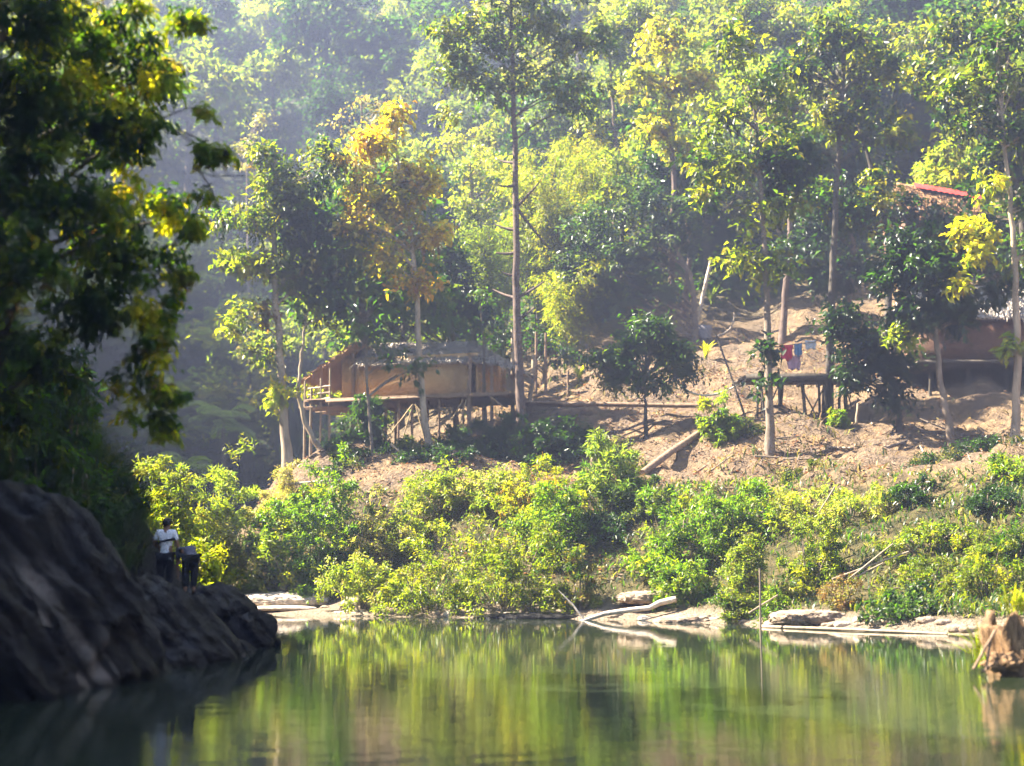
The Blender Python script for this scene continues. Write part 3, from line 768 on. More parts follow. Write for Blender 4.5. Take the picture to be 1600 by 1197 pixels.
bm = {'yellow': 2, 'lime': 3.5, 'olive': 3, 'straw': 1}
bamboo('feathery yellow green bamboo clump right behind the tall bare trunk', 862, 78, 215, 130, 3, bm, 30)
bamboo('low bright yellow bamboo clump above the posts and the young yellow plant', 890, 74, 400, 110, 4, {'yellow': 3, 'lime': 3, 'olive': 2}, 20)
bamboo('tall yellow bamboo plume above the wide grey green tree', 950, 88, 205, 110, 5, {'yellow': 4, 'gold': 1, 'olive': 2, 'lime': 2}, 20)
bamboo('greenish bamboo clump left of the tall bare trunk above the hut roof', 770, 78, 330, 100, 6, {'lime': 3, 'olive': 3, 'pale': 2}, 20)

# ------------------------------------------------------------------ shrubs of the river bank
yl = {'lime': 5, 'yellow': .9, 'olive': 3, 'pale': 3, 'straw': .7}
gr = {'bright': 4, 'lime': 3, 'mid': 3, 'yellow': .4}
ol = {'olive': 4, 'lime': 3, 'mid': 3, 'yellow': .7}
dk = {'deep': 4, 'dark': 3, 'mid': 2}
SH = [
    ('feathery_shrub', 'tall feathery pale green shrub behind the standing person', 262, 768, 52, 120, yl, .26, .24),
    ('feathery_shrub', 'pale feathery shrub with upright fronds right of the two people', 345, 762, 53, 130, yl, .26, .24),
    ('feathery_shrub', 'yellow green shrub low behind the bending person', 322, 850, 46, 90, {'yellow': 2, 'lime': 4, 'olive': 2}, .2, .35),
    ('feathery_shrub', 'pale shrub at the foot of the dark left slope', 222, 790, 50, 70, yl, .24, .26),
    ('leafy_shrub', 'bright green rounded shrub with a deep shadow under it below the pole rail', 478, 768, 52.5, 210, gr, .2, .45),
    ('straw_shrub', 'dry straw coloured shrub at the foot of the pale bare trunk', 432, 742, 57.5, 110, {'straw': 4, 'bare': 3, 'pale': 1}, .14, .35),
    ('leafy_shrub', 'dull shrub hanging over the pale stone shelf', 415, 850, 52, 90, {'olive': 3, 'straw': 2, 'mid': 3}, .17, .4),
    ('leafy_shrub', 'yellow green shrub at the waterline right of the pale stone shelf', 570, 875, 48, 140, yl, .16, .42),
    ('leafy_shrub', 'golden green rounded shrub dipping to the water in the middle', 665, 862, 47.2, 160, {'yellow': 1, 'lime': 4, 'olive': 4}, .16, .42),
    ('leafy_shrub', 'big yellow green dome shaped shrub at the waterline', 790, 838, 46.6, 215, {'yellow': .8, 'lime': 4, 'olive': 4, 'mid': 1}, .16, .42),
    ('leafy_shrub', 'pale yellow shrub on the bank just right of the post and beam', 665, 752, 53, 130, yl, .2, .36),
    ('leafy_shrub', 'sunlit straw yellow shrub at the top of the bank before the tall trunk', 755, 738, 52.5, 160, {'lime': 3, 'pale': 3, 'straw': 2, 'olive': 2}, .2, .34),
    ('leafy_shrub', 'orange flecked shrub on the bank below the tall trunk', 840, 738, 51.5, 130, {'lime': 4, 'yellow': 2, 'orange': .6, 'olive': 2}, .18, .4),
    ('leafy_shrub', 'saturated green shrub beside the dark hollow in the bank', 868, 778, 49.5, 130, gr, .19, .46),
    ('upright_shrub', 'tallest shrub of the bank with long upright shoots', 952, 712, 51, 120, {'pale': 3, 'lime': 3, 'mid': 3, 'grey': 2}, .3, .2),
    ('leafy_shrub', 'dark shaded shrub in the hollow of the bank', 945, 800, 50, 120, dk, .18, .45),
    ('leafy_shrub', 'small reddish green shrub above the end of the fallen branch', 905, 868, 45.8, 70, {'olive': 3, 'rust': 2, 'mid': 2, 'lime': 1}, .13, .45),
    ('leafy_shrub', 'bright green shrub right of the dark hollow', 1062, 788, 46.5, 190, gr, .18, .45),
    ('leafy_shrub', 'small leafy shrub hanging above the pale sandy ledge', 1062, 868, 44.4, 90, gr, .15, .45),
    ('leafy_shrub', 'green shrub behind the thin stake', 1150, 785, 46, 130, gr, .18, .42),
    ('leafy_shrub', 'pale rounded shrub just left of the thin stake', 1163, 852, 42, 80, {'pale': 3, 'lime': 3, 'olive': 2, 'rust': .5}, .14, .42),
    ('grassy_shrub', 'straw yellow bushy mass on the bank right of the thin stake', 1245, 775, 45.5, 150, {'straw': 1.5, 'yellow': .8, 'lime': 4, 'olive': 2, 'pale': 2}, .17, .3),
    ('grassy_shrub', 'bright pale yellow bushy mass below the bare earth slope', 1335, 772, 44.5, 150, {'straw': 1.5, 'yellow': 1, 'lime': 4, 'pale': 3}, .17, .3),
    ('leafy_shrub', 'olive shrub with a dark underside right of the stake', 1265, 838, 42, 130, ol, .14, .42),
    ('leafy_shrub', 'dark bluish shrub at the top of the right bank', 1425, 756, 44, 110, dk, .18, .42),
    ('leafy_shrub', 'dark shaded shrub at the right edge of the bank', 1545, 775, 41.5, 150, dk, .17, .45),
    ('leafy_shrub', 'light green shrub at the upper right corner of the bank', 1590, 758, 43, 90, gr, .17, .45),
    ('low_shrub', 'broad low olive shrub over the right waterline', 1450, 880, 39, 200, ol, .12, .42),
    ('low_shrub', 'low olive shrub right of the broad low shrub', 1545, 868, 37.6, 150, ol, .12, .42),
    ('low_shrub', 'creeping ivy like shrub with glinting leaves at the right waterline', 1390, 930, 37.4, 150, {'deep': 3, 'mid': 3, 'grey': 2}, .13, .7),
    ('low_shrub', 'small low shrub at the waterline right of the fallen branch', 1140, 936, 41.5, 95, ol, .12, .45),
    ('low_shrub', 'tiny shrub growing beside the foot of the stake', 1220, 925, 40.3, 60, gr, .12, .45),
    ('low_shrub', 'low tangled brown shrub between the shady bank and the creeping ivy', 1320, 900, 39.6, 90, {'bare': 3, 'olive': 2, 'rust': 2}, .11, .35),
    ('dark_shrub', 'dark leafy bush at the foot of the tall bare trunk', 850, 650, 57.5, 130, dk, .2, .48),
    ('dark_shrub', 'dark undergrowth bush in front of the hut stilts', 720, 668, 60.5, 110, {'deep': 3, 'dark': 3, 'grey': 2}, .2, .4),
    ('dark_shrub', 'dark bush under the left part of the hut', 570, 640, 61.5, 90, dk, .22, .46),
    ('dark_shrub', 'shaded bush on the bank between two thin trunks', 620, 690, 60, 90, {'deep': 3, 'olive': 2, 'dark': 2}, .2, .45),
    ('young_tree', 'small bright green sapling beside the logs on the slope', 1130, 630, 55.5, 70, gr, .22, .5),
    ('green_plant', 'small green plant on the shaded earth below the platform', 1315, 645, 56.5, 36, gr, .16, .4),
    ('dark_shrub', 'dark bush on the shaded slope at the right edge', 1545, 690, 50, 120, dk, .18, .45),
    ('small_shrub', 'grey leaved shrub on the terrace edge left of the round tree', 955, 690, 57, 90, {'grey': 3, 'olive': 2, 'bare': 2}, .15, .4),
    ('leafy_shrub', 'brownish green shrub between the bright green and the pale yellow shrub', 592, 800, 52, 120, {'olive': 3, 'straw': 2, 'bare': 1, 'mid': 2}, .17, .4),
    ('leafy_shrub', 'olive shrub in the middle of the right bank above the broad low one', 1445, 838, 41, 150, ol, .15, .42),
    ('leafy_shrub', 'deep green shrub at the right edge below the dark shaded shrub', 1585, 830, 39, 130, {'mid': 3, 'deep': 3, 'olive': 2}, .15, .42),
    ('leafy_shrub', 'small bright shrub at the foot of the bare slope above the stake', 1170, 765, 47, 90, gr, .16, .42),
    ('leafy_shrub', 'grey green shrub in front of the fallen log on the slope', 1015, 765, 50, 90, {'grey': 2, 'mid': 3, 'olive': 2}, .15, .42),
    ('dark_shrub', 'dark green bush under the balcony of the stilt hut', 525, 690, 60.5, 80, dk, .2, .45),
    ('dark_shrub', 'wide dark thicket on the shaded bank in front of the golden tree', 690, 700, 57.5, 170, dk, .2, .45),
    ('dark_shrub', 'dark thicket on the bank behind the pale bamboo rail', 545, 712, 58.5, 120, {'deep': 3, 'dark': 3, 'olive': 1.5}, .2, .45),
    ('dark_shrub', 'dark tangle between the tall trunk and the wide dark thicket', 770, 672, 59, 110, dk, .2, .45),
    ('small_shrub', 'half dry shrub at the foot of the thick fallen log', 985, 722, 54.5, 80, {'bare': 3, 'olive': 3, 'deep': 2}, .15, .4),
    ('small_shrub', 'brownish scrub under the left stilts of the platform', 1165, 668, 56, 80, {'bare': 2, 'deep': 3, 'olive': 2}, .15, .4),
    ('small_shrub', 'dull low scrub at the foot of the slope below the platform', 1275, 742, 50, 110, {'bare': 2, 'deep': 3, 'olive': 2}, .15, .4),
    ('small_shrub', 'dark low scrub around the foot of the dark leaning tree', 1455, 715, 50, 110, {'dark': 3, 'deep': 3, 'bare': 1}, .15, .4),
    ('dark_shrub', 'dark low bush on the slope right of the tall trunk', 905, 675, 58, 90, dk, .2, .45),
]
for i, (nm, lab, px, py, D, wpx, pal, lf, asp) in enumerate(SH):
    hh = None
    shrub(nm, lab, px, py, D, wpx, pal, lf * .82, asp, seed=200 + i, per=125 if lf > .15 else 140, cr=.14 if wpx < 40 else .42 if lf > .15 else .34, mat='leaf_gloss' if pal is dk else 'leaf', h=hh, dens=1.1, up=.35 if 'feathery' in nm or 'upright' in nm else .1)

for i, (px, py, hgt, lab) in enumerate([(905, 600, 1.3, 'small banana plant with bright yellow leaves on the terrace above the walkway'), (1103, 562, 1.1, 'narrow yellow leaved banana plant on the slope right of the round tree'), (1112, 480, 1.6, 'pale green banana plant beside the grey tub')]):
    g = np.random.default_rng(500 + i); b = hit(px, py, 50); n = 9
    m_ = MB(); blades(m_, g, np.tile(b, (n, 1)) + [0, 0, .1], g.uniform(.6, 1.0, n) * hgt, g.uniform(.16, .26, n), g.uniform(.25, .8, n), pick(g, {'yellow': 4, 'lime': 2} if i < 2 else {'pale': 3, 'lime': 2}, n))
    m_.tube(np.array([b - [0, 0, .1], b + [0, 0, hgt * .4]]), [.06, .04], 7, np.array(G['olive']))
    tag(m_.build('banana_plant', M['leaf'], None, b), lab, 'plant')

# ------------------------------------------------------------------ near left bank: rocks, tree, people


def rock(name, label, c, size, seed, mat='rock_dark', p=2.0, amp=.09, freq=1.3, strata=.16, dip=.9, group=None, sub=5, tilt=(0, 0, 0), flat=None, cat='rock', bend=0, stain=False):  # stain: paint a pale sky glint along the crest
    bm = bmesh.new(); bmesh.ops.create_icosphere(bm, subdivisions=sub, radius=1)
    V = np.array([v.co[:] for v in bm.verts]); Fc = np.array([[v.index for v in f.verts] for f in bm.faces]); bm.free()
    V = V / ((np.abs(V) ** p).sum(1, keepdims=True) ** (1 / p))
    V = V * np.array(size); C_ = np.zeros((len(V), 3))
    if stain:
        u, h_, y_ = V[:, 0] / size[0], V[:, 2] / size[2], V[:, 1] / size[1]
        C_[:] = (np.clip(1 - np.abs(h_ - .90 - .06 * vn(u * 4, u * 0, 2)) / .09, 0, 1) * np.clip((u + .35) * 3, 0, 1) * (y_ < -.1) * np.clip(.75 + 1.2 * vn(u * 9, h_ * 5, 4), 0, 1))[:, None]  # sky glint along the slab's upper front edge, painted as pale colour
    V[:, 2] += bend * (1 - (V[:, 0] / size[0]) ** 2); V = V @ rot(*tilt).T
    mn = min(size)
    out = []
    for v in V:
        n = Vector(v).normalized(); q = Vector(v) * freq / max(.35, mn) + Vector((seed * 7.3, seed * 3.1, seed))
        d = mnoise.fractal(q, 1.0, 2.0, 5) * amp * mn
        st = .62 * min(1.0, mn / 1.2); s = (v @ NB) / st + .5 * mnoise.noise(q * .5) + seed * .37
        f = s - math.floor(s); g = min(1, max(0, (f - .38) / .24)); g = g * g * (3 - 2 * g)
        v = v + NB * (g - f) * st * strata * 4.5
        d += .035 * mn * mnoise.noise(q * 6.0)
        d -= abs(mnoise.noise(q * 1.7)) * amp * mn * .6
        out.append(v + np.array(n) * d)
    V = np.array(out)
    if flat is not None: V[:, 2] = np.minimum(V[:, 2], flat + .03 * np.sin(V[:, 0] * 9 + seed) + .02 * np.sin(V[:, 1] * 13))
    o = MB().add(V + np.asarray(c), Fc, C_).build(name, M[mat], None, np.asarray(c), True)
    return tag(o, label, cat, group)


NB = np.array([.74, -.30, .60]); NB /= np.linalg.norm(NB)


def prock(name, label, px, py, D, rx, rz, ry, seed, **k):
    m = D / FPX
    return rock(name, label, at(px, py, D), (rx * m, ry, rz * m), seed, **k)


rg = 'dark rock slabs of the left bank'


def plate(label, A, B, D, th, ry, seed, bend=.3, **k):
    a, b = at(*A, D), at(*B, D); d = b - a; ln = math.hypot(d[0], d[2]); an = math.atan2(-d[2], d[0]); n_ = np.array([math.sin(an), 0, math.cos(an)])
    return rock('rock_slab', label, (a + b) / 2 - n_ * th + np.array([0, ry * .55, 0]), (ln * .56, ry, th), seed, p=3.2, sub=6, amp=.15, tilt=(.30 if seed % 2 else -.05, an, 0), bend=bend, group=rg, freq=1.6, **k)


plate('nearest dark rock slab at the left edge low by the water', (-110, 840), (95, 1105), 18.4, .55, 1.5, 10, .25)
plate('largest dark rock slab at the left edge with a pale streak down its right side', (-30, 745), (190, 1085), 19.8, .75, 1.8, 1, .26, stain=True)  # stain: painted sky glint on the crest
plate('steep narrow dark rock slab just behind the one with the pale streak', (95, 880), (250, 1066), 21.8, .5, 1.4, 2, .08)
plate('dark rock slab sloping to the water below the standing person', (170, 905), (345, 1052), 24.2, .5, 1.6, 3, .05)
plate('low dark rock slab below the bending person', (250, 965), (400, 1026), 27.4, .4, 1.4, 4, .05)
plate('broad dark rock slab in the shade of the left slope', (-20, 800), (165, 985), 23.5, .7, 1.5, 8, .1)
prock('rock_slab', 'outermost blunt dark rock at the tip of the left bank', 385, 1008, 30, 46, 52, .9, 5, p=2.2, group=rg)
prock('small_rock', 'small dark stone standing out of the water at the tip of the left bank', 428, 1004, 30, 11, 7, .16, 6, p=2.2, sub=4)
LEDGE = 1.06
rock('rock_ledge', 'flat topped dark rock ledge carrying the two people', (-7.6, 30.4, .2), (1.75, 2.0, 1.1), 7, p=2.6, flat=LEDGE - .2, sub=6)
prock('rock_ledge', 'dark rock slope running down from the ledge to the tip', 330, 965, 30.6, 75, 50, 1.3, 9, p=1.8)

# overhanging tree
near = [(150, 60, 150, 90, 0), (60, 150, 120, 120, -1), (230, 120, 70, 60, 1), (285, 28, 40, 28, 0), (200, 220, 95, 60, 0), (90, 300, 130, 100, -1),
        (250, 320, 50, 42, 1), (200, 400, 85, 50, 0), (130, 470, 115, 60, 0), (232, 500, 42, 34, .5), (240, 555, 36, 28, .5), (215, 595, 45, 28, 0),
        (60, 560, 75, 60, 0), (-60, 280, 70, 130, 1), (-30, 500, 60, 80, 1), (60, 20, 120, 70, -2), (20, 420, 90, 120, -2), (150, 350, 90, 80, 2), (120, 180, 120, 100, 3), (20, 640, 60, 50, 1)]
tips = [(320, 172, 22, 9, 0), (325, 242, 40, 18, 0), (300, 352, 26, 20, 0), (292, 432, 22, 18, 0), (252, 530, 22, 20, 0), (262, 500, 16, 14, 0), (280, 618, 16, 8, 0), (252, 655, 24, 20, 0), (258, 680, 10, 12, 0), (205, 650, 12, 14, 0), (310, 35, 24, 14, 0), (275, 460, 14, 12, 0), (320, 310, 14, 14, 0), (345, 235, 22, 14, 0), (255, 610, 30, 18, 0)]
rng = np.random.default_rng(5)
foot = ground(-45, 22)
root = thing('overhanging_tree', foot, 'large dark leafy tree hanging over the water from the left bank with backlit yellow leaves', 'tree')
path = resample(np.array([foot - [0, 0, .5], foot, at(-40, 600, 21.5), at(-10, 380, 21), at(40, 180, 20.5), at(60, 0, 20.5)]), 20)
tb = MB(); rad = np.linspace(.3, .08, 20); tb.tube(path, rad, 10, None, .15)
cl = fill(rng, near, 20, .34, 1.5, .9, .8); ct = fill(rng, tips, 20, .17, 1.6, .9, .8)
limbs(tb, rng, path, rad, cl, every=24, rmin=.008)
cc = np.array([c for c, r in cl])
for c, r in ct[::3]:
    q = cc[np.argmin(((cc - c) ** 2).sum(1) + 4 * (cc[:, 0] > c[0] - .15))]
    tb.tube(bez(q, (q + c) / 2 + np.array([0, 0, .12]), c, 6), np.linspace(.014, .004, 6), 5)
tb.tube(np.array([at(308, 262, 20), at(328, 292, 20), at(342, 325, 20), at(350, 350, 20), at(345, 400, 20)]), [.012, .011, .012, .009, .006], 5)
tb.tube(np.array([at(300, 262, 20), at(330, 275, 20), at(385, 275, 20)]), [.012, .009, .005], 5)
tb.build('trunk', M['bark_dark'], root, foot, True)
cb = MB()
npal = {'deep': 4, 'dark': 6, 'mid': 2, 'lime': 2.2, 'yellow': .5, 'rust': .2}
sprays(cb, rng, cl, npal, .125, .42, 112, 8, .75, True, .3, shell=.5)
sprays(cb, rng, ct, {'lime': 3, 'mid': 3, 'deep': 3, 'yellow': 1, 'rust': .5}, .135, .42, 58, 6, .8, True, .3, shell=.5)
rim_ = [(140, 35, 150, 36), (235, 130, 55, 45), (190, 185, 60, 40), (245, 330, 45, 36), (200, 300, 45, 50), (225, 480, 36, 26), (150, 120, 60, 40), (245, 560, 22, 24), (60, 60, 70, 60)]  # yellow and lime clumps put the backlit rim glow into the leaf colour
sprays(cb, rng, fill(rng, rim_, 20, .22, .55, .9, .8), {'yellow': 2.5, 'lime': 4, 'gold': .5, 'mid': 1}, .13, .42, 48, 6, .8, True, .3, shell=.5)
cb.build('crown', M['leaf_near'], root, foot)

# hanging scrub on the left slope
rng = np.random.default_rng(8)
sb = MB()
xs = rng.uniform(-16, -7.6, 16000); ys = rng.uniform(17, 48, 16000); zs = height(xs, ys)
k = (zs > 1.5) & (xs < -.27 * ys + .3)
P = np.stack([xs, ys, zs - .05], -1)[k]
n = len(P)
dirs = np.stack([rng.uniform(.2, 1, n), rng.uniform(-1, .3, n), np.zeros(n)], -1); dirs = unit(dirs)
blades(sb, rng, P, rng.uniform(.4, 1.3, n), .035, rng.uniform(.5, 1.1, n), np.clip(pick(rng, {'deep': 4, 'dark': 4, 'mid': 3, 'olive': 1.5}, n) * (1 + .2 * rng.normal(size=(n, 1))), .004, .5), dirs)
tag(sb.build('slope_grass', M['dry']), 'dark drooping grass covering the steep left bank', 'grass', kind='stuff')
for i, (px, py, D, wpx, lab) in enumerate([
        (95, 560, 26, 110, 'dark drooping bush on the left slope under the overhanging tree'),
        (60, 640, 24, 120, 'dark bush low on the left slope above the nearest rock slab'),
        (130, 690, 28, 70, 'dark grassy bush at the right rim of the left slope'),
        (20, 700, 22.5, 110, 'dark bush at the left edge above the nearest rock slab'),
        (185, 800, 33, 70, 'small dark bush above the rock ledge behind the standing person'),
        (150, 760, 29, 80, 'shaded bush directly above the broad dark rock slab'),
        (-40, 520, 25, 160, 'big dark bush at the foot of the overhanging tree')]):
    o = shrub('slope_bush', lab, px, py, D, wpx, {'deep': 3, 'dark': 4, 'mid': 3, 'olive': 1}, .24, .16, seed=400 + i, per=60, cr=.42, dens=1.3, droop=.7, up=0)

# people


def skin_mesh(name, nodes, edges, mat, parent, root_key, lv=2):
    keys = list(nodes); me = bpy.data.meshes.new(name)
    me.from_pydata([nodes[k][:3] for k in keys], [(keys.index(a), keys.index(b)) for a, b in edges], [])
    o = bpy.data.objects.new(name, me); COL.objects.link(o)
    sk = o.modifiers.new('skin', 'SKIN'); sk.use_smooth_shade = True
    if not me.skin_vertices: me.skin_vertices.new()
    for i, k in enumerate(keys):
        r = nodes[k][3:]; d = me.skin_vertices[0].data[i]
        d.radius = (r[0], r[-1]); d.use_root = (k == root_key)
    ss = o.modifiers.new('sub', 'SUBSURF'); ss.levels = lv; ss.render_levels = lv
    dg = bpy.context.evaluated_depsgraph_get(); dg.update()
    m2 = bpy.data.meshes.new_from_object(o.evaluated_get(dg)); m2.name = name
    o.modifiers.clear(); o.data = m2; bpy.data.meshes.remove(me)
    m2.materials.clear(); m2.materials.append(M[mat])
    for p in m2.polygons: p.use_smooth = True
    o.parent = parent
    return o


def hand(nodes, edges, tag_, wrist, d, side):
    """palm, four fingers and a thumb hanging from the wrist along d"""
    d = np.array(d) / np.linalg.norm(d); s = np.array(side, float); s -= d * (s @ d); s /= np.linalg.norm(s); u = np.cross(d, s)
    w = np.array(nodes[wrist][:3]); palm = w + d * .06
    nodes[tag_ + 'p'] = (*palm, .026, .014); edges.append((wrist, tag_ + 'p'))
    for i, (o, ln) in enumerate(((-.027, .065), (-.009, .078), (.009, .072), (.027, .058))):
        a = palm + d * .035 + s * o; b = a + d * ln * .55 + u * .012; c = b + d * ln * .4 + u * .03
        for q, (k, r) in zip((a, b, c), (('a', .010), ('b', .009), ('c', .007))): nodes[f'{tag_}{i}{k}'] = (*q, r, r)
        edges += [(tag_ + 'p', f'{tag_}{i}a'), (f'{tag_}{i}a', f'{tag_}{i}b'), (f'{tag_}{i}b', f'{tag_}{i}c')]
    a = w + d * .03 - s * .032; b = a + d * .035 - s * .02 + u * .012
    nodes[tag_ + 'ta'] = (*a, .011, .011); nodes[tag_ + 'tb'] = (*b, .008, .008)
    edges += [(wrist, tag_ + 'ta'), (tag_ + 'ta', tag_ + 'tb')]


def person(loc, label, J, shirt, hairmat, strap=False, scale=1):
    root = thing('person', loc, label, 'person')
    J = dict(J)
    E = [('pel', 'spi'), ('spi', 'che'), ('che', 'nec'), ('nec', 'hea'), ('hea', 'top'), ('che', 'ls'), ('ls', 'le'), ('le', 'lw'), ('che', 'rs'), ('rs', 're'), ('re', 'rw'),
         ('pel', 'lh'), ('lh', 'lk'), ('lk', 'la'), ('la', 'lt'), ('pel', 'rh'), ('rh', 'rk'), ('rk', 'ra'), ('ra', 'rt')]
    shirt_j = {k: (*J[k][:3], J[k][3] * 1.02 + .012, J[k][-1] * 1.05 + .012) for k in ('pel', 'spi', 'che', 'ls', 'rs')}
    n = np.array
    for a, s, e in (('lx', 'ls', 'le'), ('rx', 'rs', 're')):
        shirt_j[a] = (*(n(J[s][:3]) * .25 + n(J[e][:3]) * .75), .062, .062)
    hem = n(J['pel'][:3]) + (n(J['pel'][:3]) - n(J['spi'][:3])) * .7
    shirt_j['hem'] = (*hem, .155, .135)
    skin_mesh('shirt', shirt_j, [('hem', 'pel'), ('pel', 'spi'), ('spi', 'che'), ('che', 'ls'), ('ls', 'lx'), ('che', 'rs'), ('rs', 'rx')], shirt, root, 'pel')
    tj = {k: (*J[k][:3], J[k][3] * 1.15 + .016, J[k][-1] * 1.15 + .016) for k in ('pel', 'lh', 'lk', 'rh', 'rk')}
    for a, s, e in (('lc', 'lk', 'la'), ('rc', 'rk', 'ra')): tj[a] = (*(n(J[s][:3]) * .15 + n(J[e][:3]) * .85), .07, .07)
    skin_mesh('trousers', tj, [('pel', 'lh'), ('lh', 'lk'), ('lk', 'lc'), ('pel', 'rh'), ('rh', 'rk'), ('rk', 'rc')], 'cloth_dark', root, 'pel')
    hand(J, E, 'hl', 'lw', n(J['lw'][:3]) - n(J['le'][:3]), (0, 1, 0)); hand(J, E, 'hr', 'rw', n(J['rw'][:3]) - n(J['re'][:3]), (0, 1, 0))
    h = n(J['hea'][:3]); f = n(J['face']); up = unit(n(J['top'][:3]) - n(J['nec'][:3])); sd = np.cross(f, up)
    del J['face']
    for nm, q, r in (('nose', h + f * .10 - up * .0, .014), ('chin', h + f * .07 - up * .075, .028), ('eal', h + sd * .085, .016), ('ear', h - sd * .085, .016)):
        J[nm] = (*q, r, r); E.append(('hea', nm))
    skin_mesh('body', J, E, 'skin', root, 'pel')
    hb_ = MB(); bm = bmesh.new(); bmesh.ops.create_icosphere(bm, subdivisions=4, radius=1)
    V = np.array([v.co[:] for v in bm.verts]); Fc = np.array([[v.index for v in q.verts] for q in bm.faces]); bm.free()
    back = V @ -f; r = .108 + .006 * np.sin(V[:, 0] * 40) * np.sin(V[:, 2] * 31)
    keep = (V @ up * .8 + back * .9) > -.12
    W_ = h + up * .035 - f * .015 + V * r[:, None]
    hb_.add(W_, Fc[keep[Fc].all(1)]).build('hair', M[hairmat], root, None, True)
    if strap:
        c = n(J['spi'][:3]) * .45 + n(J['che'][:3]) * .55
        t = np.linspace(0, 2 * PI, 25)
        ring = np.stack([c[0] + .205 * np.cos(t), c[1] + .185 * np.sin(t), c[2] - .02 + .05 * np.cos(t)], -1)
        MB().tube(ring, .026, 6).build('strap', M['cloth_dark'], root, None, True)
    return root


J1 = {'pel': (0, 0, .88, .135, .11), 'spi': (0, .01, 1.06, .13, .105), 'che': (0, .03, 1.24, .15, .11), 'nec': (0, .05, 1.40, .055, .055), 'hea': (0, .08, 1.50, .088, .088), 'top': (0, .09, 1.575, .06, .06),
      'ls': (-.17, .02, 1.33, .06, .06), 'le': (-.25, .02, 1.07, .043, .043), 'lw': (-.15, .17, .98, .028, .028),
      'rs': (.17, .02, 1.33, .06, .06), 're': (.25, 0, 1.07, .043, .043), 'rw': (.27, .05, .83, .028, .028),
      'lh': (-.09, 0, .82, .095, .095), 'lk': (-.10, .02, .45, .062, .062), 'la': (-.10, -.03, .09, .043, .043), 'lt': (-.11, .12, .035, .036, .03),
      'rh': (.09, 0, .82, .095, .095), 'rk': (.10, .05, .46, .062, .062), 'ra': (.10, .0, .09, .043, .043), 'rt': (.11, .15, .035, .036, .03), 'face': (0, .97, -.25)}
person((X_at(258, 30.6), 30.6, LEDGE + .0), 'person in a white shirt with a dark strap seen from behind on the rock ledge', J1, 'cloth_white', 'hair', True)
J2 = {'pel': (.05, 0, .82, .135, .12), 'spi': (-.02, .13, .93, .13, .11), 'che': (-.11, .27, .96, .145, .11), 'nec': (-.18, .38, .93, .055, .055), 'hea': (-.22, .46, .89, .088, .088), 'top': (-.25, .52, .85, .06, .06),
      'ls': (-.25, .17, .93, .058, .058), 'le': (-.28, .20, .67, .042, .042), 'lw': (-.25, .16, .44, .028, .028),
      'rs': (.02, .36, .95, .058, .058), 're': (.04, .42, .69, .042, .042), 'rw': (0, .40, .46, .028, .028),
      'lh': (-.04, 0, .77, .09, .09), 'lk': (-.06, .07, .43, .062, .062), 'la': (-.05, 0, .09, .043, .043), 'lt': (-.10, .12, .035, .036, .03),
      'rh': (.13, 0, .77, .09, .09), 'rk': (.12, .09, .44, .062, .062), 'ra': (.12, .02, .09, .043, .043), 'rt': (.08, .15, .035, .036, .03), 'face': (-.45, .45, -.77)}
person((X_at(294, 29.9), 29.9, LEDGE - .0), 'person in dark trousers bending forward at the edge of the rock ledge', J2, 'cloth_slate', 'hair')

# ------------------------------------------------------------------ stilt hut


def beam(mb, p0, p1, r=.05, n=6):
    p0, p1 = np.asarray(p0, float), np.asarray(p1, float)
    t = np.linspace(0, 1, 5)[:, None]; P = p0 + (p1 - p0) * t
    P[1:-1] += R.normal(size=(3, 3)) * r * .18
    return mb.tube(P, np.linspace(r * 1.08, r * .92, 5), n, None, .12)


def part_beam(name, p0, p1, r, mat, root, o, n=6):
    return beam(MB(), p0, p1, r, n).build(name, M[mat], root, o, True)


def slope_thatch(mb, a, b, c, d, rng, n=900, thick=.10, ln=.40, wd=.045, mi=0):
    """sloping roof: a,b top edge left/right, d,c bottom edge left/right, with a shaggy layer of leaf strips"""
    a, b, c, d = (np.asarray(q, float) for q in (a, b, c, d)); n = int(n * 2.2)
    nn = unit(np.cross(b - a, d - a)); nn = nn if nn[2] > 0 else -nn
    V = [a, b, c, d] + [q - nn * thick for q in (a, b, c, d)]
    mb.add(V, np.array([[0, 1, 2, 3], [7, 6, 5, 4], [0, 4, 5, 1], [1, 5, 6, 2], [2, 6, 7, 3], [3, 7, 4, 0]]))
    u, v = rng.random(n), rng.random(n)
    P = (a * (1 - u[:, None]) + b * u[:, None]) * (1 - v[:, None]) + (d * (1 - u[:, None]) + c * u[:, None]) * v[:, None] + nn * rng.uniform(.01, .10, n)[:, None]
    A = unit((d - a) * (1 - u[:, None]) + (c - b) * u[:, None]) + rng.normal(size=(n, 3)) * .22
    leaves(mb, rng, P, A, nn + rng.normal(size=(n, 3)) * .5, rng.uniform(.6, 1.2, n) * ln, wd * rng.uniform(.7, 1.5, n), np.ones((n, 3)) * .5, False, .12, .1)


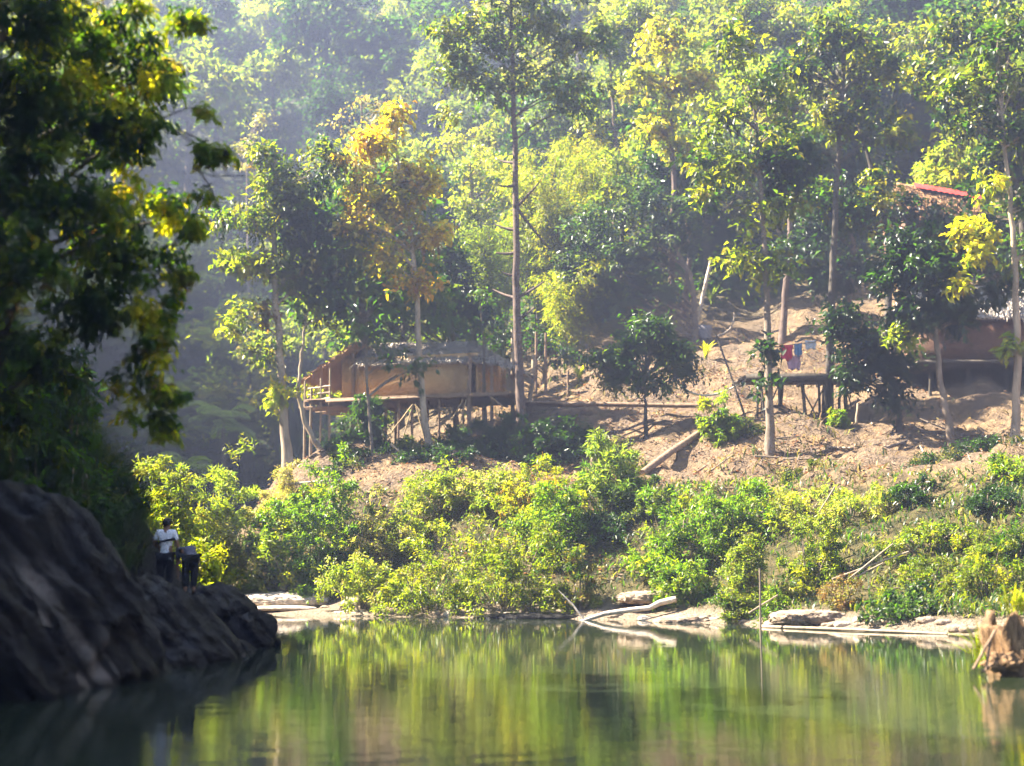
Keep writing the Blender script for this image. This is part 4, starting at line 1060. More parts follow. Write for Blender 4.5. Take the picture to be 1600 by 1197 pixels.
rng = np.random.default_rng(31)
HD = 64.0
o = ground(640, HD)
hut = thing('stilt_hut', o, 'long bamboo stilt hut with tan walls and a pale thatched roof on the bank', 'hut')
zf = at(640, 622, HD)[2]; zt = at(640, 556, HD)[2]
xl, xr, xd, xp = X_at(522, HD), X_at(736, HD), X_at(749, HD), X_at(800, HD)
Yb = HD + 3.6
wb = MB()
wb.box(((xl + xr) / 2, HD, (zf + zt) / 2), (xr - xl, .06, zt - zf))
wb.box(((xl + xr) / 2 + .3, Yb, (zf + zt) / 2), (xr - xl + .6, .06, zt - zf))
wb.box((xl - .03, (HD + Yb) / 2, (zf + zt) / 2), (.06, Yb - HD + .06, zt - zf))
wb.box((xd + .03, (HD + Yb) / 2, (zf + zt) / 2), (.06, Yb - HD + .06, zt - zf))
wb.box(((xr + xd) / 2, HD, zt - .09), (xd - xr, .06, .18))
gx_ = X_at(575, HD); zr = at(600, 533, HD + 1.8)[2]
wb.add([(xl - .02, HD + .0, zt), (xl - .02, Yb, zt), (xl - .02, HD + 1.8, zr - .1), (xl - .08, HD, zt), (xl - .08, Yb, zt), (xl - .08, HD + 1.8, zr - .1)], [np.array([[0, 1, 2], [5, 4, 3]]), np.array([[0, 3, 4, 1], [1, 4, 5, 2], [2, 5, 3, 0]])])
wb.build('wall', M['woven'], hut, o)
db = MB()
for k in range(34):
    y = HD - 1.0 + k * (Yb - HD + 1.0) / 33
    db.box(((X_at(470, HD) + xp) / 2 + .2, y, zf - .04 + .012 * R.normal()), (xp - X_at(470, HD) + .4 + R.normal() * .15, .115, .05))
for k in range(9):
    x = X_at(480, HD) + k * (xp - X_at(480, HD)) / 8
    db.box((x, (HD - 1 + Yb) / 2, zf - .13), (.10, Yb - HD + 1.0, .10))
db.box(((xl + xp) / 2, HD - 1.03, zf - .12), (xp - xl + .8, .06, .14))
db.build('floor_deck', M['old_wood'], hut, o)
rb = MB()
er = at(690, 568, HD - .35)
ridL, ridR = np.array([X_at(556, HD + 1.8), HD + 1.8, zr]), np.array([X_at(715, HD + 1.8), HD + 1.8, zr - .15])
ze = at(640, 566, HD - .35)[2]
eaL, eaR = np.array([X_at(545, HD - .35), HD - .35, ze]), np.array([X_at(745, HD - .35), HD - .35, ze - .05])
ebL, ebR = np.array([X_at(545, HD), Yb + .7, ze]), np.array([X_at(745, HD), Yb + .7, ze])
slope_thatch(rb, ridL, ridR, eaR, eaL, rng, 1300)
slope_thatch(rb, ridR, ridL, ebL, ebR, rng, 500)
hp = np.array([X_at(799, HD - .4), HD - .4, at(799, 579, HD)[2]]); hq = np.array([X_at(799, HD), Yb + .4, at(799, 579, HD)[2]])
slope_thatch(rb, ridR + [0, .01, .02], ridR + [0, .02, .02], hq, hp, rng, 500)
rb.add([ridR, eaR, hp, ridR - [0, 0, .08], eaR - [0, 0, .08], hp - [0, 0, .08]], [np.array([[0, 1, 2], [5, 4, 3]]), np.array([[0, 3, 4, 1], [1, 4, 5, 2], [2, 5, 3, 0]])])
slope_thatch(rb, ridR, ridR + [.02, 0, 0], hp, eaR, rng, 350)
rb.build('roof', M['thatch'], hut, o)
lb = MB()
la, lb_, lc, ld = np.array([X_at(552, HD), HD - .5, at(552, 534, HD)[2]]), np.array([X_at(552, HD), Yb + .4, at(552, 534, HD)[2]]), np.array([X_at(457, HD), Yb + .2, at(457, 588, HD)[2]]), np.array([X_at(457, HD), HD - .35, at(457, 588, HD)[2]])
slope_thatch(lb, la, lb_, lc, ld, rng, 700, .08, .5, .08)
lb.build('veranda_roof', M['thatch_brown'], hut, o)
for k in range(9):
    t = k / 8; p = la * (1 - t) + ld * t; q = lb_ * (1 - t) + lc * t
    part_beam('rafter', p + [0, -.15, .02], q + [0, 0, .02], .035, 'old_wood', hut, o)
# balcony floor a step lower, railing
zb_ = at(480, 634, HD)[2]
bb = MB()
for k in range(12): bb.box(((X_at(458, HD) + X_at(535, HD)) / 2, HD - .8 + k * .3, zb_ + .01 * R.normal()), (X_at(535, HD) - X_at(458, HD) + R.normal() * .1, .24, .05))
bb.build('balcony_floor', M['old_wood'], hut, o)
for py_ in (601, 611, 620):
    part_beam('rail', at(474, py_, HD - .8), at(513, py_ - 3, HD - .8), .04, 'drift', hut, o)
posts = [(481, 745, 600, -.85, .07), (497, 720, 585, -.8, .05), (468, 640, 588, -.7, .05), (511, 690, 570, -.6, .06), (545, 720, 540, -.1, .07), (600, 690, 622, 0, .08), (607, 690, 622, .9, .07),
         (632, 680, 622, -.9, .06), (655, 690, 622, -.9, .07), (665, 690, 622, .5, .06), (700, 690, 622, -.9, .06), (712, 690, 622, .6, .05), (722, 690, 622, 1.6, .06), (735, 690, 622, -.5, .06),
         (751, 690, 560, -.95, .1), (764, 690, 570, -.2, .07), (780, 690, 575, -.4, .08), (563, 715, 622, -.7, .05)]
for px, pb, pt, dy, r in posts:
    t = at(px, pt, HD + dy); b = t.copy(); b[2] = gz(b[0], b[1]) - 1.3
    part_beam('post', b, t, r, 'old_wood' if px > 540 else 'bark_pale', hut, o, 8)
for a, b in (((657, 632), (622, 675)), ((657, 632), (640, 690)), ((660, 632), (690, 668)), ((662, 634), (678, 690)), ((740, 628), (722, 660)), ((745, 628), (735, 675)), ((560, 640), (575, 700)), ((780, 622), (805, 640))):
    part_beam('brace', at(*a, HD - 1.0), at(*b, HD - 1.1), .035, 'bamboo', hut, o)
hut.rotation_euler.z = math.radians(-18)
# walkway from the hut to the terrace
o2 = at(850, 630, 63.2)
wk = MB()
for k in range(5): beam(wk, at(800, 626 + k * 1.2, 62.6 + k * .22), at(905, 632 + k * .8, 62.6 + k * .22), .06)
tag(wk.build('walkway', M['old_wood'], None, o2, True), 'narrow pole walkway from the stilt hut to the earth terrace', 'walkway')
p0, p1 = at(880, 632, 61.5), at(1118, 634, 60)
tag(beam(MB(), p0, p1, .10, 9).build('long_log', M['old_wood'], None, p0, True), 'long brown log lying level along the terrace edge below the earth mound', 'log')

for i, (px, pt, D, r, lab) in enumerate([(801, 515, 66, .09, 'thick grey post just left of the tall bare trunk'), (828, 555, 66.5, .11, 'short pale crooked post right of the tall bare trunk'),
                                       (838, 518, 67, .07, 'tall thin post behind the short crooked post'), (853, 520, 68, .07, 'brown post below the low bamboo clump'), (888, 580, 66, .06, 'short dark post beside the yellow plant')]):
    b = ground(px, D); t = at(px + (6 if i == 1 else 0), pt, D)
    tag(beam(MB(), b - [0, 0, .3], t, r, 8).build('wooden_post', M['bark_pale' if i < 2 else 'old_wood'], None, b, True), lab, 'post')


def pole(name, label, a, b, r, mat, cat='pole', mid=None, D=None):
    a, b = np.asarray(a), np.asarray(b)
    if mid is None: m_ = beam(MB(), a, b, r, 7)
    else: m_ = MB().tube(bez(a, np.asarray(mid), b, 12), np.linspace(r, r * .75, 12), 8, None, .12)
    return tag(m_.build(name, M[mat], None, a, True), label, cat)


rl = thing('pole_rail', at(510, 752, 57.5), 'pale bamboo rail on short stakes below the forked trunk', 'rail')
o3 = np.array(rl.location)
part_beam('rail', at(443, 757, 57.5), at(574, 746, 57.2), .045, 'drift', rl, o3)
for px, py in ((450, 757), (512, 752), (571, 747)):
    b = at(px, py, 57.35); part_beam('stake', [b[0], b[1], gz(b[0], b[1]) - .1], b, .035, 'old_wood', rl, o3)
rl = thing('pole_rail', at(610, 760, 56), 'thick pale post with a plank beam at the top of the bank', 'rail')
o3 = np.array(rl.location)
b = at(608, 754, 56); part_beam('post', [b[0], b[1], gz(b[0], b[1]) - .2], b, .09, 'bamboo', rl, o3)
part_beam('beam', at(612, 758, 56), at(690, 755, 56), .045, 'drift', rl, o3)
b = at(686, 755, 56); part_beam('stake', [b[0], b[1], gz(b[0], b[1]) - .2], b, .04, 'old_wood', rl, o3)
pole('bamboo_pole', 'bamboo pole leaning down the shaded bank below the hut', at(611, 694, 59), at(662, 745, 57.8), .05, 'bamboo')
pole('fallen_log', 'thick brown log sloping down the earth bank', hit(1004, 742, 48) + [0, 0, .06], hit(1092, 682, 48) + [0, 0, .12], .14, 'old_wood', 'log')
pole('fallen_pole', 'thin pole lying on the bare slope right of the thick log', hit(1082, 742, 48), hit(1168, 690, 48) + [0, 0, .05], .05, 'old_wood')
pole('fallen_pole', 'short thin stick lying below the thin pole on the slope', hit(1118, 752, 47), hit(1130, 735, 48) + [0, 0, .1], .04, 'old_wood')
pole('leaning_pole', 'long thin dark pole leaning on the terrace behind the sapling', at(1170, 668, 58), at(1118, 520, 60), .045, 'bark_dark')
pole('pipe', 'pale bent pipe sagging across the earth slope', at(1054, 592, 59.6), at(1155, 600, 60), .05, 'hose', 'pipe', mid=at(1090, 640, 59.5))
pole('root', 'pale root curling from the foot of the slender yellow green tree', hit(1209, 724, 46), hit(1240, 738, 46), .05, 'bark_pale', 'root')
pole('log', 'brown log half buried in the shaded slope right of the slender trunk', hit(1345, 712, 46), hit(1420, 690, 46) + [0, 0, .05], .07, 'bark', 'log')
pole('stick', 'short grey stake on the shaded slope below the platform', hit(1337, 668, 46) - [0, 0, .1], at(1341, 630, hit(1337, 668, 46)[1]), .06, 'bark_pale', 'stake')

# grey tub and pale leaning trunks up the slope
tb_ = MB(); c = hit(1100, 530, 50)
tt = np.linspace(0, 2 * PI, 1)
tb_.tube(np.array([c, c + [0, 0, .35], c + [0, 0, .7], c + [0, 0, .72]]), [.36, .42, .44, .40], 16)
tag(tb_.build('water_jar', M['grey_tub'], None, c, True), 'grey cement tub at the foot of the wide grey green tree', 'tub')
pole('banana_plant', 'pale leaning banana stem on the slope behind the grey tub', hit(1084, 520, 50) - [0, 0, .2], at(1111, 408, hit(1084, 520, 50)[1]), .11, 'drift', 'stem')
pole('bent_branch', 'pale bent branch arching over the slope right of the grey tub', hit(1116, 526, 50), at(1147, 488, hit(1116, 526, 50)[1]), .05, 'drift', 'branch', mid=at(1150, 520, hit(1116, 526, 50)[1]))

# platform with washing
PD = 58.0
o = ground(1255, PD)
pf = thing('bamboo_platform', o, 'dark bamboo platform on many thin stilts above the bare slope', 'platform')
zp = at(1255, 588, PD)[2]; x0, x1 = X_at(1168, PD), X_at(1345, PD)
dm = MB()
for k in range(20): dm.box(((x0 + x1) / 2, PD - .6 + k * .16, zp + .01 * R.normal()), (x1 - x0 + R.normal() * .25, .12, .06))
for k in range(6): dm.box((x0 + .2 + k * (x1 - x0 - .4) / 5, PD + .9, zp - .10), (.1, 3.1, .12))
dm.box(((x0 + x1) / 2, PD - .72, zp - .12), (x1 - x0, .07, .22)); dm.build('deck', M['bark_dark'], pf, o)
for k in range(15):
    px = 1188 + k * 11 + R.normal() * 3; dy = [-.5, .6, 1.8][k % 3]
    t = np.array([X_at(px, PD), PD + dy, zp - .05]); b = np.array([t[0] + R.normal() * .12, t[1], 0]); b[2] = gz(b[0], b[1]) - .2
    part_beam('post', b, t, .04 + .02 * R.random(), 'bark_dark', pf, o)
for a, b in (((1215, 605), (1190, 665)), ((1250, 600), (1275, 650)), ((1290, 600), (1262, 655)), ((1320, 600), (1335, 650))):
    part_beam('brace', at(*a, PD - .6), at(*b, PD - .5), .03, 'bark_dark', pf, o)
pole('clothes_line', 'thin pole strung above the bamboo platform for washing', at(1205, 543, PD + .4), at(1275, 534, PD + .4), .02, 'old_wood', 'line')


def cloth(name, label, px, py, w, h, mat, D, seed, cat='cloth'):
    rng = np.random.default_rng(seed); m = D / FPX; c = at(px, py, D)
    nx_, nz_ = 13, 15; V = []; th = .012
    for s in (0, 1):
        for j in range(nz_):
            for i in range(nx_):
                u, v = i / (nx_ - 1) - .5, j / (nz_ - 1)
                y = .05 * math.sin(u * 14 + seed) * (.3 + v) + .02 * math.sin(u * 31 + v * 4)
                V.append(c + np.array([u * w * m * (1 - .15 * v + .06 * math.sin(v * 9 + seed)), y + s * th, -v * h * m * (1 + .08 * math.sin(u * 9 + seed))]))
    Fq = []
    for s in (0, 1):
        b = s * nx_ * nz_
        for j in range(nz_ - 1):
            for i in range(nx_ - 1):
                q = [b + j * nx_ + i, b + j * nx_ + i + 1, b + (j + 1) * nx_ + i + 1, b + (j + 1) * nx_ + i]; Fq.append(q if s else q[::-1])
    n1 = nx_ * nz_
    for i in range(nx_ - 1):
        Fq += [[i, i + 1, n1 + i + 1, n1 + i], [n1 - nx_ + i + 1, n1 - nx_ + i, 2 * n1 - nx_ + i, 2 * n1 - nx_ + i + 1]]
    for j in range(nz_ - 1):
        Fq += [[(j + 1) * nx_, j * nx_, n1 + j * nx_, n1 + (j + 1) * nx_], [j * nx_ + nx_ - 1, (j + 1) * nx_ + nx_ - 1, n1 + (j + 1) * nx_ + nx_ - 1, n1 + j * nx_ + nx_ - 1]]
    return tag(MB().add(V, np.array(Fq)).build(name, M[mat], None, c, True), label, cat)


cloth('washing', 'red garment hanging above the bamboo platform', 1229, 539, 20, 24, 'cloth_red', PD + .35, 1)
cloth('washing', 'light blue garment hanging right of the red one', 1247, 537, 13, 20, 'cloth_blue', PD + .38, 2)
cloth('washing', 'pink garment hanging low between the red and the blue one', 1240, 556, 22, 22, 'cloth_pink', PD + .46, 3)
cloth('washing', 'white garment hanging at the right end above the platform', 1266, 532, 18, 14, 'cloth_white', PD + .5, 4)

# brown hut at the right edge
BD = 60.0
o = ground(1560, BD)
bh = thing('stilt_hut', o, 'shaded brown walled stilt hut at the right edge', 'hut')
zf, zt = at(1560, 566, BD)[2], at(1560, 492, BD)[2]; x0, x1 = X_at(1452, BD), X_at(1680, BD)
wm = MB()
wm.box(((x0 + x1) / 2, BD, (zf + zt) / 2), (x1 - x0, .07, zt - zf)); wm.box(((x0 + x1) / 2, BD + 3.4, (zf + zt) / 2), (x1 - x0, .07, zt - zf))
wm.box((x0 + .035, BD + 1.7, (zf + zt) / 2), (.07, 3.33, zt - zf)); wm.box((x1 - .035, BD + 1.7, (zf + zt) / 2), (.07, 3.33, zt - zf))
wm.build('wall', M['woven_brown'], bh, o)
dm = MB(); dm.box(((x0 + x1) / 2, BD + 1.5, zf - .09), (x1 - x0 + .6, 4.6, .16)); dm.build('floor_deck', M['bark_dark'], bh, o)
rm = MB(); zr = at(1560, 448, BD + 1.7)[2]; ze = at(1560, 496, BD - .8)[2]
slope_thatch(rm, (x0 - .2, BD + 1.7, zr), (x1, BD + 1.7, zr), (x1, BD - .8, ze), (x0 - .5, BD - .8, ze), rng, 900)
slope_thatch(rm, (x1, BD + 1.7, zr), (x0 - .2, BD + 1.7, zr), (x0 - .5, BD + 4.2, ze), (x1, BD + 4.2, ze), rng, 500)
rm.build('roof', M['thatch'], bh, o)
for k in range(9):
    px = 1462 + k * 20; dy = [-.2, 1.4, 3.0][k % 3]
    t = np.array([X_at(px, BD), BD + dy, zf - .1]); b = t.copy(); b[2] = gz(b[0], b[1]) - .2
    part_beam('post', b, t, .07, 'bark_dark', bh, o, 7)

# hut up the slope with the red roof edge
UD = 73.0
a, b = at(1425, 288, UD), at(1528, 306, UD); o = ground(1470, UD)
uh = thing('hillside_hut', o, 'dark hut high on the slope with a red sheet along its roof edge', 'hut')
ec, ed = at(1535, 345, UD - 2.2), at(1392, 330, UD - 2.2)
rm = MB(); slope_thatch(rm, at(1400, 285, UD), b, ec, ed, rng, 700); slope_thatch(rm, b, at(1400, 285, UD), at(1392, 330, UD) + [0, 2.2, 0], at(1535, 345, UD) + [0, 2.2, 0], rng, 300)
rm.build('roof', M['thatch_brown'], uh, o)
q = b - a; mid_ = (a + b) / 2
mm = MB(); nw = 24; V_ = []
for s_ in (0, .03):
    for t in np.linspace(0, 1, nw):
        w_ = .03 * math.sin(t * 70)
        V_ += [a + q * t + [0, .25, .16 + w_ + s_], a + q * t + [0, -.30, -.02 + w_ + s_], a + q * t + [0, -.62, -.36 + w_ + s_]]
Fq = []
for s_ in (0, 1):
    for i in range(nw - 1):
        for j in (0, 1):
            k_ = s_ * nw * 3 + i * 3 + j; Fq.append([k_, k_ + 3, k_ + 4, k_ + 1] if s_ else [k_, k_ + 1, k_ + 4, k_ + 3])
mm.add(V_, np.array(Fq)); mm.build('ridge_sheet', M['red_sheet'], uh, o)
wl = at(1405, 335, UD - 1.6); wr = at(1520, 345, UD - 1.6); zb2 = at(1460, 400, UD)[2]
mm = MB()
for yy in (UD - 1.6, UD + 1.6): mm.box(((wl[0] + wr[0]) / 2, yy, (wl[2] + zb2) / 2), (wr[0] - wl[0], .07, wl[2] - zb2))
for xx in (wl[0], wr[0]): mm.box((xx, UD, (wl[2] + zb2) / 2), (.07, 3.12, wl[2] - zb2))
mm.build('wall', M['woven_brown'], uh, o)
for xx in (wl[0], (wl[0] + wr[0]) / 2, wr[0]):
    for yy in (UD - 1.5, UD + 1.5):
        part_beam('post', (xx, yy, gz(xx, yy) - .3), (xx, yy, zb2), .08, 'bark_dark', uh, o)

# ------------------------------------------------------------------ waterline
pg = 'pale stones along the far waterline'
prock('stone_shelf', 'long pale flat stone shelf at the far left end of the water', 435, 940, 51.5, 80, 14, 1.3, 21, mat='stone_pale', p=2.4, amp=.25, strata=.1, sub=5)
prock('stone_shelf', 'thin bright stone sheet at the water in front of the pale shelf', 440, 951, 50.2, 55, 5, .5, 22, mat='stone_pale', p=2.2, amp=.3, strata=.1, sub=4)
prock('pale_stone', 'rounded pale stone right of the stone shelf', 551, 946, 49, 18, 13, .35, 23, mat='stone_pale', p=2.2, amp=.25, strata=.1, sub=4)
prock('stone_shelf', 'low flat pale stone under the yellow green shrub', 565, 958, 48, 45, 5, .5, 24, mat='stone_pale', p=2.2, amp=.3, sub=4)
prock('pale_stone', 'small white stone at the waterline under the golden green shrub', 700, 962, 46.4, 8, 8, .2, 25, mat='stone_pale', sub=4)
prock('stone_shelf', 'dark wet rock ledge under the dome shaped shrub', 830, 966, 45.3, 90, 8, .6, 26, mat='rock_dark', p=2.4, amp=.3, sub=5)
prock('stone_shelf', 'pale brown rock ledge right of the fallen branch', 1085, 973, 42.6, 64, 11, .7, 27, mat='bank_sand', p=3, amp=.5, freq=2, strata=.12, sub=5)
prock('sand_ledge', 'pale sandy ledge above the fallen branch', 1025, 934, 45.3, 60, 10, 1.0, 28, mat='bank_sand', p=3, amp=.5, freq=2, sub=5, cat='ledge')
prock('sand_ledge', 'pale stony ledge right of the stake', 1265, 966, 39.4, 60, 12, .8, 29, mat='bank_sand', p=3, amp=.55, freq=2, strata=.12, sub=5, cat='ledge')
rng = np.random.default_rng(77)
for k in range(46):
    px = rng.uniform(470, 1510); D = np.interp(px, [470, 600, 900, 1050, 1300, 1510], [50, 47, 45, 43, 38, 35]) + rng.uniform(.0, .5)
    g = ground(px, D); s = rng.uniform(.06, .2)
    rock('waterline_stone', 'small stone lying among the others along the far waterline', (g[0], g[1], max(g[2], 0) + s * .1), (s * 1.4, s, s * .6), 40 + k, mat='stone_pale' if rng.random() < .3 else 'bank_sand', p=2.6, amp=.3, sub=4, group=pg, cat='stone')
pole('waterline_log', 'long thin pale log floating along the right waterline', at(1190, 977, 38.8) * [1, 1, 0] + [0, 0, .02], at(1480, 990, 34.9) * [1, 1, 0] + [0, 0, .01], .045, 'bark_pale', 'log', mid=at(1340, 990, 36.3) * [1, 1, 0] + [0, 0, .07])
fb = thing('fallen_branch', at(915, 966, 44.3), 'bleached branch fallen from the bank into the water', 'branch'); o3 = np.array(fb.location)
P_ = np.array([at(905, 972, 43.8), at(945, 959, 43.8), at(985, 953, 43.8), at(1015, 950, 43.7), at(1030, 942, 43.7), at(1056, 936, 43.7)])
MB().tube(P_, [.05, .07, .08, .08, .09, .10], 9, None, .15).build('limb', M['drift'], fb, o3, True)
MB().tube(np.array([at(912, 968, 43.8), at(895, 945, 43.9), at(872, 922, 44)]), [.045, .03, .015], 7).build('side_branch', M['drift'], fb, o3, True)
pole('stake', 'thin upright stake standing in the water before the bank', at(1188, 985, 38.2) * [1, 1, 0] - [0, 0, .4], at(1187, 888, 38.4), .03, 'bark', 'stake')
for i, (a, b, lab) in enumerate((((1325, 905), (1395, 850), 'bare grey stick leaning over the olive shrub'), ((1330, 905), (1380, 880), 'dead twig lying in the brown tangle'), ((1300, 905), (1420, 862), 'long pale dead stem over the brown tangle'),
                              ((1305, 760), (1280, 800), 'dry stalk among the pale yellow bushes'), ((1310, 975), (1345, 935), 'thin stick slanting from the right waterline'), ((1170, 958), (1215, 930), 'stick leaning behind the stake'))):
    D = 39.5 if i != 3 else 44
    pole('dead_stick', lab, at(*a, D), at(*b, D + .4), .025, 'bark_pale', 'stick')

# rotten stump at the right
D = 22.4
c = at(1600, 1046, D); c[2] = -.15; nt_, nr_ = 56, 16; m_ = MB(); V_ = []; th = np.arange(nt_) * 2 * PI / nt_
rim = .90 + .42 * np.array([mnoise.noise(Vector((math.cos(x) * 1.6, math.sin(x) * 1.6, 3))) for x in th]) + .10 * np.sin(th * 11)
for side in (0, 1):
    for j in range(nr_):
        z = j / (nr_ - 1); z = z if side == 0 else 1 - z * .75
        for i_, x in enumerate(th):
            n_ = mnoise.fractal(Vector((math.cos(x) * 2.2, math.sin(x) * 2.2, z * 1.1)), 1, 2, 4)
            r_ = (.47 if side == 0 else .36) * (1 + .13 * math.sin(5 * x + 1) + .05 * math.sin(13 * x) + .34 * n_ + .12 * mnoise.noise(Vector((math.cos(x) * 7, math.sin(x) * 7, z * 2.5))) + (.16 * (1 - z) ** 3 + .12 * z if side == 0 else .10 * z))
            V_.append(c + np.array([r_ * math.cos(x), r_ * math.sin(x), z * rim[i_] + .03 * n_]))
J_ = np.arange(2 * nr_ - 1)[:, None] * nt_; I_ = np.arange(nt_)[None]
m_.add(V_, np.stack([J_ + I_, J_ + (I_ + 1) % nt_, J_ + nt_ + (I_ + 1) % nt_, J_ + nt_ + I_], -1).reshape(-1, 4))
tag(m_.build('stump', M['stump'], None, c, True), 'hollow rotten stump rising from the water at the right edge', 'stump')
prock('broken_wood', 'broken chunk of rotten wood lying in the water against the stump', 1568, 1036, D - .45, 30, 16, .3, 62, mat='stump', p=1.5, amp=.55, freq=2.6, strata=.2, sub=5, cat='wood')
for i, (a, b) in enumerate((((1555, 985), (1521, 1046)), ((1548, 1000), (1540, 1048)), ((1560, 1030), (1535, 1050)))):
    pole('root', ['pale root slanting from the stump into the water', 'second root just inside the outermost slanting root', 'lowest short root at the foot of the stump'][i], at(*a, D - .5), at(*b, D - .7), .022, 'old_wood', 'root')
rng = np.random.default_rng(9)
for i, (px, py, D_, lab, n_) in enumerate(((1541, 1030, 22.9, 'yellow green reed tuft left of the stump', 60), (1590, 945, 22.4, 'golden grass tuft growing on top of the stump', 50))):
    c = at(px, py, D_); n = n_
    P_ = c + rng.normal(size=(n, 3)) * [.12, .1, .03] - [0, 0, .1]
    m_ = MB(); blades(m_, rng, P_, rng.uniform(.25, .6, n) * (1.5 if i == 0 else 1), .03, rng.uniform(.2, .9, n), np.clip(pick(rng, {'lime': 4, 'yellow': 1.5 + i * 3, 'olive': 2}, n), 0, 1))
    tag(m_.build('reed_tuft', M['leaf'], None, c), lab, 'reed')

rng = np.random.default_rng(123)
for k in range(18):
    q = hit(rng.uniform(900, 1580), rng.uniform(660, 755), 44); a_ = rng.uniform(0, 6.28); L_ = rng.uniform(.5, 1.8); p_ = q + np.array([math.cos(a_), math.sin(a_), 0]) * L_
    q[2] += .05; p_[2] = gz(p_[0], p_[1]) + rng.uniform(.03, .2)
    s_ = pole('fallen_stick', 'dead brown stick among the others lying scattered on the bare slope', q, p_, rng.uniform(.02, .045), 'bark' if k % 3 else 'bark_pale', 'stick'); s_['group'] = 'dead sticks scattered on the bare slope'

# ------------------------------------------------------------------ forest on the hill
rng = np.random.default_rng(99)


def forest_tree(label, pal, h, rw, rh, seed, lf=.42, shape='dome', per=62, asp=.6):
    g = np.random.default_rng(seed)
    root = thing('forest_tree', (0, 0, 0), label, 'tree', 'trees of the wooded hillside')
    cl = []
    for k in range(46):
        v = unit(g.normal(size=3)); v[2] = abs(v[2]) * 1.1 - .25
        rr = g.random() ** .35; s = rw * g.uniform(.22, .38)
        q = np.array([v[0] * rw * rr, v[1] * rw * rr, h - rh + v[2] * rh * rr])
        if shape == 'tall': q[:2] *= .75
        cl.append((q, (s, s, s * .8)))
    tb = MB(); path = np.array([[0, 0, -1.], [.1, 0, h * .35], [0, .15, h * .65], [0, 0, h * .9]]); path = resample(path, 14)
    rad = np.linspace(.24, .07, 14); tb.tube(path, rad, 8); limbs(tb, g, path, rad, cl, every=4, rmin=.04)
    tb.build('trunk', M['bark_dark'], root, None, True)
    cb = MB(); sprays(cb, g, cl, pal, lf, asp, per, 7, .3, shell=.4)
    cb.build('crown', M['leaf_far'], root)
    return root


FL = 'hazy broadleaf tree among many on the wooded hillside behind the clearing'
protos = [forest_tree(FL, p, h, rw, rh, 300 + i, lf, sh) for i, (p, h, rw, rh, lf, sh) in enumerate([
    ({'olive': 4, 'lime': 4, 'pale': 2, 'yellow': .6}, 11, 4.2, 4.2, .5, 'dome'), ({'mid': 4, 'deep': 3, 'olive': 2}, 12, 4.0, 5.0, .5, 'dome'),
    ({'lime': 4, 'pale': 3, 'yellow': 1.4}, 9, 3.6, 3.2, .48, 'dome'), ({'deep': 4, 'dark': 3}, 14, 4.4, 6.0, .44, 'tall'),
    ({'grey': 3, 'olive': 4, 'pale': 1}, 10, 3.4, 4.0, .38, 'dome'), ({'olive': 4, 'yellow': 1.5, 'lime': 2, 'straw': 1}, 13, 3.4, 5.5, .38, 'tall'),
    ({'bare': 3, 'olive': 3, 'straw': 2}, 9, 3.0, 3.5, .34, 'dome')])]
first = [True] * len(protos)


def plant(pi, x, y, rz, s, label=None, group=True):
    loc = (x, y, gz(x, y) - .2)
    if first[pi]:
        o = protos[pi]; first[pi] = False; o.location = loc; o.rotation_euler = (0, 0, rz); o.scale = s
    else: o = dup(protos[pi], loc, rz, s)
    if label:
        o['label'] = label
        if not group: del o['group']
    return o


pts = []
for _ in range(9000):
    y = rng.uniform(76, 200) if rng.random() < .85 else rng.uniform(64, 100)
    x = rng.uniform(-.42, .40) * y
    if y < 92 and x > -6: 
        if x < 24 and y < 80: continue
    if x < -.40 * y or (x < -9 and y < 101) : continue
    z = float((_phi((x - _P[:, 0]) ** 2 + (y - _P[:, 1]) ** 2) * _W[:-3]).sum() + _W[-3] + _W[-2] * x + _W[-1] * y)
    e = (z + 9) / y
    if (z - CAMH) / y > .43 or z < 3: continue
    bpx = 800 + x / y * FPX; bpy_ = 882 - (z - CAMH) / y * FPX
    if y > 100 and any(abs(bpx - a_) < w_ and b0 < bpy_ < b1 for a_, w_, b0, b1 in ((598, 80, 95, 350), (400, 85, 130, 350))): continue
    sp_ = 4.6 if y < 108 else 6.6
    if all((x - a) ** 2 + (y - b) ** 2 > sp_ * sp_ for a, b in pts): pts.append((x, y))
    if len(pts) >= 285: break
for x, y in pts:
    pi = int(rng.choice(7, p=[.2, .16, .2, .1, .14, .14, .06])); s = rng.uniform(.7, 1.15) * (1.4 if y > 108 else 1)
    plant(pi, x, y, rng.uniform(0, 6.28), (s, s, s * rng.uniform(.85, 1.15)))
for pi, px, py, wd_, rw_, hz, lab in [(1, 600, 225, 150, 4.0, 1.15, 'large dark round crowned tree high on the hazy hill'), (2, 425, 215, 120, 3.6, 1.2, 'pale sunlit tree on the hazy hill left of the large dark one'),
                          (0, 335, 235, 120, 4.2, 1.1, 'broad pale green tree at the left of the hazy hill beside the overhanging tree')]:
    q = hit(px, py, 90); k_ = wd_ * q[1] / FPX / 2 / rw_; plant(pi, q[0], q[1], 1.0, (k_, k_, k_ * hz * .9), lab, False)
for i, f in enumerate(first):
    if f:
        for ch in list(protos[i].children): bpy.data.objects.remove(ch)
        bpy.data.objects.remove(protos[i])

